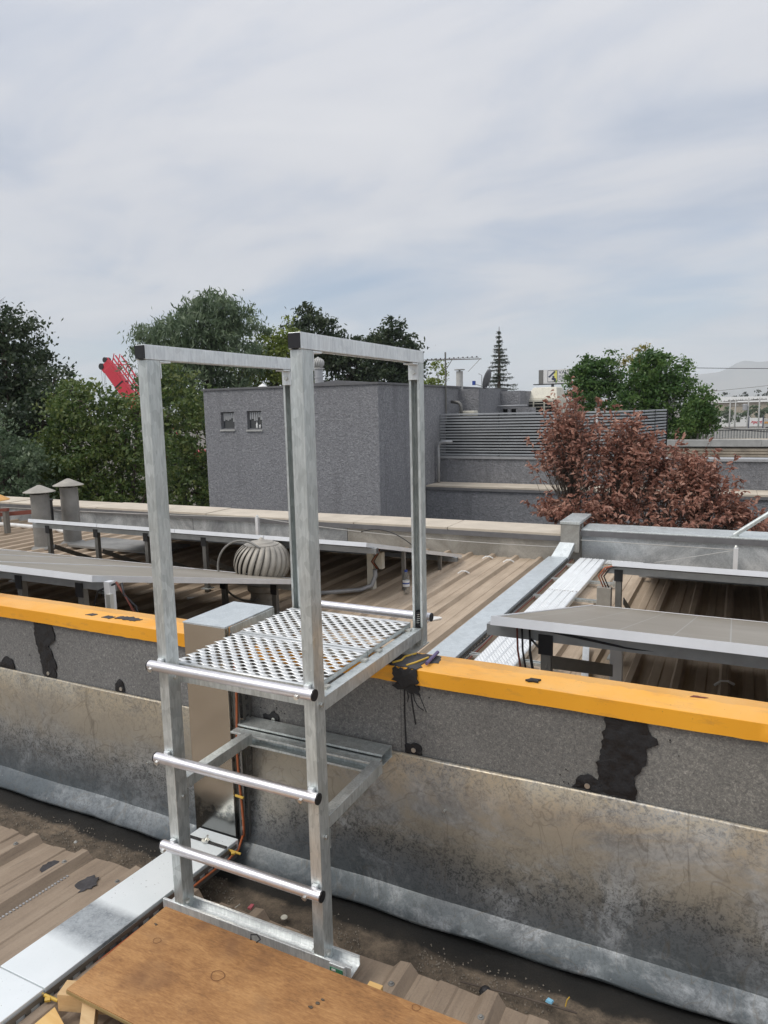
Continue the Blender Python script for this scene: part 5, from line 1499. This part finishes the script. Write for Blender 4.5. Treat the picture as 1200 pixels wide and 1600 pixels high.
# ------------------------------------------------------------------ UPPER ROOF: duct, walkway
t = thing('roof_cable_duct', 'pale metal cable duct running across the upper roof and over the far parapet', 'cable duct', (-1.62, 5, -1.6))
for (y0, y1) in ((2.30, 4.0), (4.003, 5.7), (5.703, 7.25)):
    MB().box(-1.725+0.0, -1.535, y0, y1, -1.583, -1.54).build('cover', 'duct_dull', t, bevel=0.002)
MB().hexa([(-1.70,7.253,-1.583),(-1.53,7.253,-1.583),(-1.48,7.36,-1.46),(-1.63,7.36,-1.46),(-1.70,7.253,-1.54),(-1.53,7.253,-1.54),(-1.48,7.33,-1.40),(-1.63,7.33,-1.40)]).build('bend', 'duct_dull', t)
MB().box(-1.625, -1.435, 7.335, 7.40, -1.50, -1.21).build('riser', 'par_tan', t, bevel=0.002)
MB().box(-1.632, -1.428, 7.325, 7.95, -1.209, -1.180).build('cap_cover', 'galv', t, bevel=0.003)
MB().box(-1.43, -1.418, 7.40, 7.46, -1.58, -1.215).build('riser_tray', 'darkpost', t)
slotted((-1.528, 2.4, -1.60), (-1.528, 7.25, -1.60), (0, 0, 1), 0.045, t, 80)
for k in range(3):
    MB().tube([(-1.515+0.014*k+0.006*math.sin(y*3+k), y, -1.575+0.004*math.sin(y*5+k)) for y in np.linspace(2.4, 7.3, 40)], 0.0055, 6).build('cable', ('black', 'darkpost', 'rust')[k], t, smooth=True)
t = thing('roof_walkway', 'perforated zinc walkway of three ribbed boards on the upper roof', 'walkway', (-1.28, 5, -1.58))
for i, (y0, y1) in enumerate(((2.35, 4.55), (4.56, 5.9), (5.91, 7.27))):
    o = grating_mesh(y0, y1, -1.41, -1.155, 0.044, 0.0125, 0.0075, -1.540, swap=True, edge=0.012, bands=[(-1.402, -1.352), (-1.336, -1.286), (-1.270, -1.220), (-1.206, -1.164)]).build('walkway_board', 'grate_white', t, smooth=True, autos=60, fix=False)
    sm = o.modifiers.new('thick', 'SOLIDIFY'); sm.thickness = 0.002
    for xx in (-1.412, -1.155):
        MB().box(xx, xx+0.002, y0, y1, -1.572, -1.5405).build('flange', 'galv_bright', t)
o = grating_mesh(-1.14, -0.80, 7.10, 7.27, 0.040, 0.0115, 0.005, -1.540, edge=0.012).build('walkway_board', 'grate_white', t, smooth=True, fix=False)
sm = o.modifiers.new('thick', 'SOLIDIFY'); sm.thickness = 0.002
for y in (4.2, 4.9, 5.78, 6.42, 7.05):
    MB().channel((-1.50, y, -1.6145+0.03), (0, 1, 0), (0, 0, 1), (1, 0, 0), 0.041, 0.021, 0.56, 0.0026, 0.008).build('cross_bar', 'galv', t)
    MB().box(-0.955, -0.935, y-0.015, y+0.015, -1.60, -1.545).build('stop_end', 'galv', t)

# ------------------------------------------------------------------ SOLAR ARRAYS
SLOPE = math.atan(0.238)
cosS, sinS = math.cos(SLOPE), math.sin(SLOPE)
PLEN = 2.205
def panel_meshes(w):
    fr = MB()
    T = 0.035; e = 0.018
    fr.box(-w/2+.003, w/2-.003, 0, e, -T, 0); fr.box(-w/2+.003, w/2-.003, PLEN-e, PLEN, -T, 0)
    fr.box(-w/2+.003, -w/2+e, e, PLEN-e, -T, 0); fr.box(w/2-e, w/2-.003, e, PLEN-e, -T, 0)
    me = bpy.data.meshes.new('panel_frame'); me.from_pydata(fr.v, [], fr.f); me.materials.append(M['alu_frame'])
    gl = MB().box(-w/2+e, w/2-e, e, PLEN-e, -0.010, -0.0035)
    mg = bpy.data.meshes.new('panel_glass'); mg.from_pydata(gl.v, [], gl.f); mg.materials.append(M['cells'])
    return me, mg
def array(label, xa, n, w, yf, zf, legs_front, group, extra=None, legmat='darkpost', rear=True):
    t = thing('solar_array', label, 'solar array', (xa, yf, -1.62), group)
    me, mg = panel_meshes(w)
    for k in range(n):
        xc = xa+(k+0.5)*w
        p = bpy.data.objects.new('solar_panel', me); COL.objects.link(p)
        p.parent = t; p.location = Vector((xc, yf, zf))-WLOC[t.name]; p.rotation_euler = (-SLOPE, 0, 0)
        g = bpy.data.objects.new('cells', mg); COL.objects.link(g); g.parent = p
    W = n*w
    for q in (0.10, PLEN-0.25):
        y = yf+q*cosS; z = zf-q*sinS-0.035
        MB().channel((xa-0.04, y, z-0.001), (0, 1, 0), (0, 0, -1), (1, 0, 0), 0.04, 0.045, W+0.08, 0.003, 0.009).build('purlin', 'purlin', t)
    legmesh = None
    for x in legs_front:
        for q in (0.10, PLEN-0.25) if rear else (0.10,):
            y = yf+q*cosS; z = zf-q*sinS-0.082
            if z < -1.60: z = -1.585
            lg = MB().box(x-0.02, x+0.02, y-0.02, y+0.02, -1.615, z+0.002).build('leg', legmat, t, bevel=0.002)
            MB().box(x-0.028, x+0.028, y-0.026, y-0.021, z-0.05, z+0.03).build('clamp', 'black', lg)
            MB().box(x-0.045, x+0.045, y-0.045, y+0.045, -1.620+0.0375, -1.612+0.0375).build('foot', 'galv', lg)
        MB().beam((x+0.03, yf+0.12, zf-0.30), (x+0.03, yf+0.62, -1.57), 0.006, 0.045).build('brace', 'darkpost', t)
    return t
GA = 'solar arrays on the upper roof'
rn = array('nearest solar array at the right, its dusty cells in view, close to the yellow cap', -0.845, 4, 1.134, 2.6, -0.806, (-0.645, 0.75, 2.0, 3.2), GA)
MB().box(-0.455, -0.405, 3.02, 3.06, -1.58, -0.99).build('leg', 'alu_frame', rn, bevel=0.002)
MB().beam((-0.64, 2.68, -0.99), (-0.44, 3.03, -1.12), 0.008, 0.05).build('brace', 'darkpost', rn)
for (dx, z0, mt) in ((-0.735, -0.852, 'black'), (-0.705, -0.86, 'black'), (-0.755, -0.855, 'rust')):
    MB().tube([(dx, 2.66, z0), (dx+0.005, 2.655, -0.95), (dx+0.015, 2.66, -1.02), (dx-0.005, 2.75, -1.30), (dx-0.01, 2.8, -1.55)], 0.0045, 6).build('cable', mt, rn, smooth=True)
MB().tube([(-0.70, 2.66, -0.853), (-0.55, 2.67, -0.872), (-0.35, 2.68, -0.895), (-0.1, 2.685, -0.90)], 0.005, 6).build('cable', 'black', rn, smooth=True)
MB().tube([(-0.66, 2.63, -0.92), (-0.70, 2.66, -0.90), (-0.72, 2.72, -0.98), (-0.70, 2.75, -1.15)], 0.0045, 6).build('cable', 'black', rn, smooth=True)
rf = array('far right solar array just before the far parapet', -0.735, 4, 1.134, 4.87, -1.035, (-0.70, 0.55, 1.7, 2.9), GA, rear=False)
MB().box(-0.84, -0.745, 4.93, 4.985, -1.40, -1.24).build('junction_box', 'ventmetal', rf, bevel=0.004)
MB().tube([(-0.79, 4.96, -1.40), (-0.79, 4.96, -1.60)], 0.02, 8).build('conduit', 'pipe', rf)
for k, mt in enumerate(('copper', 'rust', 'black')):
    x_ = -0.80+0.018*k
    MB().tube([(x_, 4.95, -1.24), (x_-0.03, 4.93, -1.16), (x_+0.01, 4.93, -1.10), (x_+0.10, 4.95, -1.075), (x_+0.3, 4.97, -1.085)], 0.005, 6).build('cable', mt, rf, smooth=True)
ln = array('nearest left solar array with a white edge behind the yellow cap', -3.02-5*1.134, 5, 1.134, 2.6, -0.83, (-7.9, -6.3, -5.1, -3.72, -3.22), GA)
MB().beam((-8.5, 2.67, -1.06), (-2.35, 2.67, -1.10), 0.04, 0.05).build('tie_rail', 'darkpost', ln)
MB().box(-2.99, -2.95, 2.64, 2.68, -1.6, -0.87).build('leg', 'alu_frame', ln)
for (pts, mt) in (([(-2.93, 2.66, -0.88), (-3.05, 2.65, -0.93), (-3.1, 2.66, -1.02), (-3.12, 2.7, -1.2)], 'black'), ([(-2.92, 2.66, -0.87), (-2.84, 2.65, -0.95), (-2.80, 2.66, -1.03), (-2.80, 2.7, -1.2)], 'rust'), ([(-2.88, 2.66, -0.87), (-2.86, 2.65, -0.93), (-2.79, 2.66, -0.99), (-2.78, 2.7, -1.2)], 'black')):
    MB().tube(pts, 0.006, 6).build('cable', mt, ln, smooth=True)
MB().box(-2.96, -2.93, 2.62, 2.645, -1.02, -0.93).build('connector', 'bolt', ln)
lf = array('far left solar array seen edge-on beyond the turbine vent', -2.59-4*0.985, 4, 0.985, 4.87, -1.03, (-6.35, -5.66, -5.0, -4.3), GA, rear=False)
MB().box(-2.93, -2.87, 5.50, 5.56, -1.585, -1.20).build('leg', 'cream', lf)
MB().box(-2.86, -2.79, 5.52, 5.58, -1.40, -1.25).build('junction_box', 'cream', lf, bevel=0.004)
MB().tube([(-2.85, 5.50, -1.40), (-2.85, 5.50, -1.46), (-2.87, 5.47, -1.54), (-2.95, 5.40, -1.57), (-3.3, 5.12, -1.575)], 0.02, 9).build('conduit', 'pipe', lf, smooth=True)
for k in range(3):
    MB().tube([(-2.84+0.01*k, 5.52, -1.40), (-2.88+0.012*k, 5.49, -1.33), (-2.82+0.01*k, 5.48, -1.25), (-2.78, 5.5, -1.17)], 0.004, 5).build('cable', ('rust', 'copper', 'black')[k], lf, smooth=True)
for y_ in (5.6, 6.45):
    z_ = -1.03-(y_-4.87)*0.238-0.04
    MB().box(-2.63, -2.60, y_-0.015, y_+0.015, max(-1.585, -1.6), z_).build('leg', 'darkpost', lf)
for k in range(4):
    pass
wire('tied_cable', 'black cable looping above the far left solar array', (-3.9, 7.2, -1.40), (-3.2, 7.1, -1.50), -0.09, 0.006, cat='cable')

# ------------------------------------------------------------------ roof items
turbine('turbine_vent', 'large weathered turbine vent standing on the upper roof behind the ladder', (-3.50, 4.73, -1.62), 0.228, 0.145, 0.108, 'ventmetal', 'ventmetal', 24)
tag(MB().tube([(-3.45+0.27*math.cos(a_)-0.14, 4.60, -1.28+0.25*math.sin(a_)) for a_ in np.linspace(0.9, 5.2, 26)], 0.009, 7).build('conduit_loop', 'ventpipe', smooth=True), 'grey conduit looping around the left side of the turbine vent', 'conduit')
GF = 'capped flues on the roof'
def flue(x, y, h, label):
    t = thing('roof_flue', label, 'flue', (x, y, -1.62), GF)
    MB().tube([(x, y, -1.62), (x, y, -1.62+h)], 0.108, 24).build('pipe', 'ventpipe', t, smooth=True, autos=40)
    MB().lathe([(0.15, 0), (0.111, 0.03)], (x, y, -1.60), 24).build('skirt', 'ventpipe', t, smooth=True, autos=40)
    MB().tube([(x, y, -1.62+h*0.62), (x, y, -1.62+h*0.635)], 0.1100, 24).build('seam', 'ventpipe', t)
    for k in range(3):
        a_ = k*2.1
        MB().box(x+0.098*math.cos(a_)-.008, x+0.098*math.cos(a_)+.008, y+0.098*math.sin(a_)-.008, y+0.098*math.sin(a_)+.008, -1.62+h, -1.62+h+0.03).build('stay', 'ventpipe', t)
    MB().lathe([(0.185, 0), (0.185, 0.006), (0.02, 0.085), (0.004, 0.088)], (x, y, -1.62+h+0.024), 28).build('conical_cap', 'ventmetal', t, smooth=True, autos=30)
flue(-7.66, 5.9, 0.69, 'left capped grey flue, shorter and nearer of the pair')
flue(-7.60, 6.28, 0.735, 'right capped grey flue, taller of the pair')
t = thing('black_stub_pipe', 'short black pipe standing between the two capped flues', 'pipe', (-9.2, 7.25, -1.62))
MB().tube([(-9.22, 7.25, -1.62), (-9.22, 7.25, -1.22)], 0.05, 14).build('pipe', 'black', t, smooth=True, autos=40)
MB().tube([(-9.22, 7.25, -1.24), (-9.22, 7.25, -1.215)], 0.06, 14).build('rim', 'black', t)
t = thing('rusty_beam', 'rust red steel frame lying on the roof at the left edge', 'steel frame', (-9.4, 6.5, -1.62))
MB().beam((-10.6, 6.4, -1.47), (-8.62, 6.57, -1.28), 0.05, 0.055).build('beam', 'rust', t)
MB().beam((-10.3, 6.3, -1.36), (-9.0, 6.42, -1.25), 0.04, 0.04).build('beam', 'rust', t)
MB().box(-9.1, -9.04, 6.4, 6.46, -1.585, -1.26).build('leg', 'darkpost', t)
MB().box(-10.0, -9.94, 6.4, 6.46, -1.585, -1.34).build('leg', 'darkpost', t)
tag(MB().tube([(-10.6, 6.7, -1.46), (-10.1, 6.8, -1.55), (-9.5, 6.9, -1.572), (-8.6, 6.85, -1.57), (-7.9, 6.6, -1.572)], 0.03, 9).build('white_hose', 'white', smooth=True), 'white hose sagging across the roof at the left edge', 'hose')
t = thing('orange_cowl', 'orange conical cowl cut off by the left edge', 'roof vent', (-9.35, 6.9, -1.62))
MB().tube([(-10.05, 6.9, -1.62), (-10.05, 6.9, -1.22)], 0.12, 16).build('pipe', 'ventpipe', t, smooth=True, autos=40)
MB().lathe([(0.26, 0), (0.26, 0.01), (0.02, 0.14)], (-10.05, 6.9, -1.22), 22).build('conical_cap', 'orange', t, smooth=True, autos=30)
tag(MB().box(-7.35, -5.9, 6.0, 6.55, -1.585, -1.56).build('roof_curb', 'ventpipe'), 'flat grey flashing plate at the foot of the flues', 'flashing plate')
# bottle
t = thing('water_bottle', 'clear plastic water bottle with blue cap standing on the roof sheet', 'bottle', (-2.59, 5.59, -1.615))
MB().lathe([(0.026, 0), (0.031, 0.008), (0.031, 0.05), (0.029, 0.055), (0.031, 0.06), (0.031, 0.135), (0.026, 0.16), (0.013, 0.185), (0.013, 0.195)], (-2.59, 5.59, -1.614), 20).build('body', 'clear', t, smooth=True)
MB().lathe([(0.0315, 0), (0.0315, 0.055)], (-2.59, 5.59, -1.549), 20).build('label', 'white', t, smooth=True, autos=40)
MB().lathe([(0.0319, 0), (0.0319, 0.012)], (-2.59, 5.59, -1.525), 20).build('label_band', 'blue', t, smooth=True, autos=40)
MB().lathe([(0.015, 0), (0.015, 0.016)], (-2.59, 5.59, -1.419), 14).build('cap', 'blue', t, smooth=True, autos=40)
# lightning / fall-arrest line on posts
GP = 'small posts carrying the wire along the far parapet'
def lpost(x, y, z0, z1, label):
    t = thing('wire_post', label, 'post', (x, y, -1.62), GP)
    MB().box(x-0.02, x+0.02, y-0.02, y+0.02, z0, z1).build('post', 'alu_frame', t, bevel=0.002)
    MB().box(x-0.05, x+0.05, y-0.04, y+0.04, -1.586, -1.579).build('base', 'galv', t)
    MB().lathe([(0.012, 0), (0.016, 0.01), (0.008, 0.025)], (x, y, z1), 8).build('eye', 'bolt', t)
lpost(-5.45, 7.30, -1.58, -1.31, 'white wire post on the far parapet left of the ladder')
lpost(0.01, 7.30, -1.58, -1.345, 'silver wire post on the far parapet at the right')
GL = 'wires along the far parapet'
wire('guard_wire', 'pale guard wire along the parapet left of the wire post', (-15, 7.31, -1.36), (-5.45, 7.30, -1.32), 0.05, 0.005, 'offwhite', group=GL)
wire('guard_wire', 'pale guard wire sagging along the parapet behind the ladder', (-5.45, 7.30, -1.32), (-1.65, 7.31, -1.45), 0.05, 0.005, 'offwhite', group=GL)
wire('guard_wire', 'thin white wire from the duct to the right wire post', (-1.42, 7.33, -1.365), (0.01, 7.30, -1.365), 0.0, 0.004, 'offwhite', group=GL)
wire('guard_wire', 'short stay wire sloping down left from the right wire post', (0.0, 7.30, -1.37), (-0.68, 7.1, -1.5), 0.0, 0.003, 'offwhite', group=GL)
t = thing('diagonal_tube', 'bare metal tube leaning up from the parapet at the right edge', 'tube', (0, 7.45, -1.26))
MB().tube([(-0.01, 7.45, -1.25), (1.05, 7.45, -0.42)], 0.022, 12).build('tube', 'galv', t, smooth=True, autos=40)
MB().box(-0.05, 0.03, 7.41, 7.49, -1.262, -1.252).build('base', 'galv', t)
tag(MB().beam((-0.60, 3.2, -1.57), (-0.86, 4.7, -1.57), 0.04, 0.04).build('loose_strut', 'galv_bright'), 'bright strut lying on the roof under the nearest right array', 'strut')
GS = 'white scraps scattered on the roof'
for (x, y, r_, lb) in ((-6.05, 4.67, 0.5, 'white paper tag with print lying under the nearest left array'), (-4.25, 4.72, 1.2, 'crumpled white scrap on the roof left of the ladder platform'), (-2.06, 4.96, 0.8, 'white scrap on the roof right of the rear post')):
    m_ = MB().hexa([(-.055,-.03,0),(.05,-.025,.004),(.055,.03,0),(-.05,.035,.01),(-.055,-.03,.006),(.05,-.025,.016),(.055,.03,.008),(-.05,.035,.024)])
    o = m_.build('paper_scrap', 'white'); o.location = (x, y, -1.605); o.rotation_euler.z = r_
    tag(o, lb, 'litter', GS)
G3 = 'white sealant dabs on the roof ribs'
for k, (x, y) in enumerate(((-2.37, 7.2), (-2.11, 7.1), (-2.37, 6.45), (-0.02, 4.35))):
    o = MB().tube([(x-0.05, y-0.02, -1.605), (x-0.018, y, -1.582), (x+0.018, y+0.01, -1.582), (x+0.05, y+0.03, -1.603)], 0.008, 6).build('sealant_dab', 'white')
    tag(o, ('white sealant dab on a rib close to the far parapet', 'white sealant dab on the rib next to the cable duct', 'white sealant dab halfway along a rib', 'white sealant dab on a rib under the nearest right array')[k], 'sealant', G3)

# ------------------------------------------------------------------ DEAD RUSSET BUSH
BUSH = [(-2.12, 9.8, -0.05, 0.33, 0.29, 0.28), (-2.22, 9.7, -0.48, 0.40, 0.37, 0.40), (-1.81, 9.8, -0.48, 0.48, 0.44, 0.48), (-1.25, 9.9, -0.55, 0.30, 0.29, 0.34), (-0.92, 9.8, -0.89, 0.56, 0.49, 0.42), (-1.47, 9.8, -1.07, 0.76, 0.65, 0.51), (-2.2, 9.5, -1.36, 0.36, 0.33, 0.17), (-0.31, 9.8, -1.08, 0.42, 0.38, 0.40), (-0.01, 9.8, -1.38, 0.26, 0.24, 0.22), (-0.47, 9.9, -0.78, 0.26, 0.28, 0.2), (-0.72, 9.5, -1.34, 0.88, 0.75, 0.28), (-1.66, 9.5, -1.39, 0.67, 0.57, 0.25), (0.25, 9.8, -1.5, 0.2, 0.2, 0.2), (-1.0, 9.7, -2.0, 1.3, 0.7, 0.5), (-1.34, 9.85, -0.36, 0.34, 0.3, 0.30), (-1.02, 9.8, -0.62, 0.34, 0.3, 0.30), (-0.60, 9.8, -0.85, 0.3, 0.3, 0.26)]
t = thing('dead_bush', 'large bush of dry russet leaves behind the far parapet', 'bush', (-1.2, 9.8, -7))
base = Vector((-1.2, 9.8, -7))
tb = MB()
forks = [Vector((-2.0, 9.75, -1.6)), Vector((-1.5, 9.85, -1.7)), Vector((-0.9, 9.75, -1.8)), Vector((-0.4, 9.85, -1.8))]
for fk in forks:
    tb.tube([base+Vector((random.uniform(-.15, .15), random.uniform(-.1, .1), 0)), base.lerp(fk, .5)+Vector((random.uniform(-.1, .1), 0, 0)), fk], [0.06, 0.045, 0.025], 7)
tb.build('trunk', 'bark', t, smooth=True)
tw = MB(); leafpos = []; leafdir = []
for l in BUSH:
    c = Vector(l[:3]); vol = (l[3]*l[4]*l[5])**(1/3)
    fk = min(forks, key=lambda q: (q-c).length)
    for _ in range(int(78*vol/0.4)):
        u_ = Vector((random.gauss(0, 1), random.gauss(0, 1), random.gauss(0.15, 1))).normalized()
        rr = random.uniform(0.35, 1.0) if random.random() < 0.8 else random.uniform(1.0, 1.35)
        e = c+Vector((u_.x*l[3], u_.y*l[4], u_.z*l[5]))*rr
        m_ = fk.lerp(e, 0.55)+Vector((random.gauss(0, .05), random.gauss(0, .05), random.gauss(0, .05)))
        st = fk.lerp(m_, random.uniform(0.25, 0.8))+Vector((random.gauss(0, .06), random.gauss(0, .05), 0))
        tw.tube([st, m_, e], [0.0045, 0.0035, 0.0015], 4)
        dv = (e-m_).normalized()
        nl = random.randint(8, 14)
        for k in range(nl):
            s_ = random.uniform(0.45, 1.08)
            p = m_.lerp(e, s_)
            dl = (dv*0.6+Vector((random.gauss(0, .8), random.gauss(0, .8), random.gauss(-.35, .6)))).normalized()
            leafpos.append(p); leafdir.append(dl)
tw.build('twigs', 'bark', t, kind='stuff')
lp = np.array([tuple(p) for p in leafpos]); ld = np.array([tuple(p) for p in leafdir])
# nearest 300 as single leaves, the rest joined
order = np.argsort(lp[:, 1])
vis = [i for i in order if lp[i, 2] > -1.45]
single = set(vis[:300])
leafmeshes = []
for k in range(6):
    g = random.uniform(-0.25, 0.25); cu = random.uniform(0.1, 0.35)
    vs = [(0, 0, 0), (0.030, 0.020, 0.008*cu*10), (0.068, 0.017, 0.004), (0.10, 0, -0.03*cu*3), (0.068, -0.017, 0.006), (0.030, -0.020, 0.009), (0.03, 0, -0.004), (0.068, 0, -0.006)]
    me = bpy.data.meshes.new('leaf'); me.from_pydata(vs, [], [(0, 6, 1), (1, 6, 7, 2), (2, 7, 3), (0, 5, 6), (5, 4, 7, 6), (4, 3, 7)])
    me.materials.append(M['leaf_red']); leafmeshes.append((me, np.array(vs), [tuple(p.vertices) for p in me.polygons]))
rest = MB()
for i in range(len(lp)):
    q = Vector(ld[i]).to_track_quat('X', 'Z').to_matrix() @ Matrix.Rotation(random.uniform(-1.4, 1.4), 3, 'X')
    s_ = random.uniform(0.45, 0.98)
    me, V, F = leafmeshes[i % 6]
    if i in single:
        o = bpy.data.objects.new('leaf', me); COL.objects.link(o); o.parent = t
        mw = q.to_4x4(); o.location = Vector(lp[i])-WLOC[t.name]; o.rotation_euler = q.to_euler(); o.scale = (s_,)*3
    else:
        R_ = np.array(q)*s_
        rest.add([tuple(p) for p in (V @ R_.T+lp[i])], F)
rest.build('foliage', 'leaf_red', t, kind='stuff', fix=False)

# ------------------------------------------------------------------ HAZE
hz = MB().box(-6500, 5000, -400, 6800, -8, 372).build('haze', None, None)
hm = bpy.data.materials.new('haze_air'); hm.use_nodes = True
ht = hm.node_tree
for n in list(ht.nodes): ht.nodes.remove(n)
pv = ht.nodes.new('ShaderNodeVolumePrincipled'); ho = ht.nodes.new('ShaderNodeOutputMaterial')
pv.inputs['Color'].default_value = (0.90, 0.96, 1.0, 1); pv.inputs['Density'].default_value = 0.00021
ht.links.new(pv.outputs[0], ho.inputs['Volume'])
hz.data.materials.append(hm)
hz['kind'] = 'stuff'
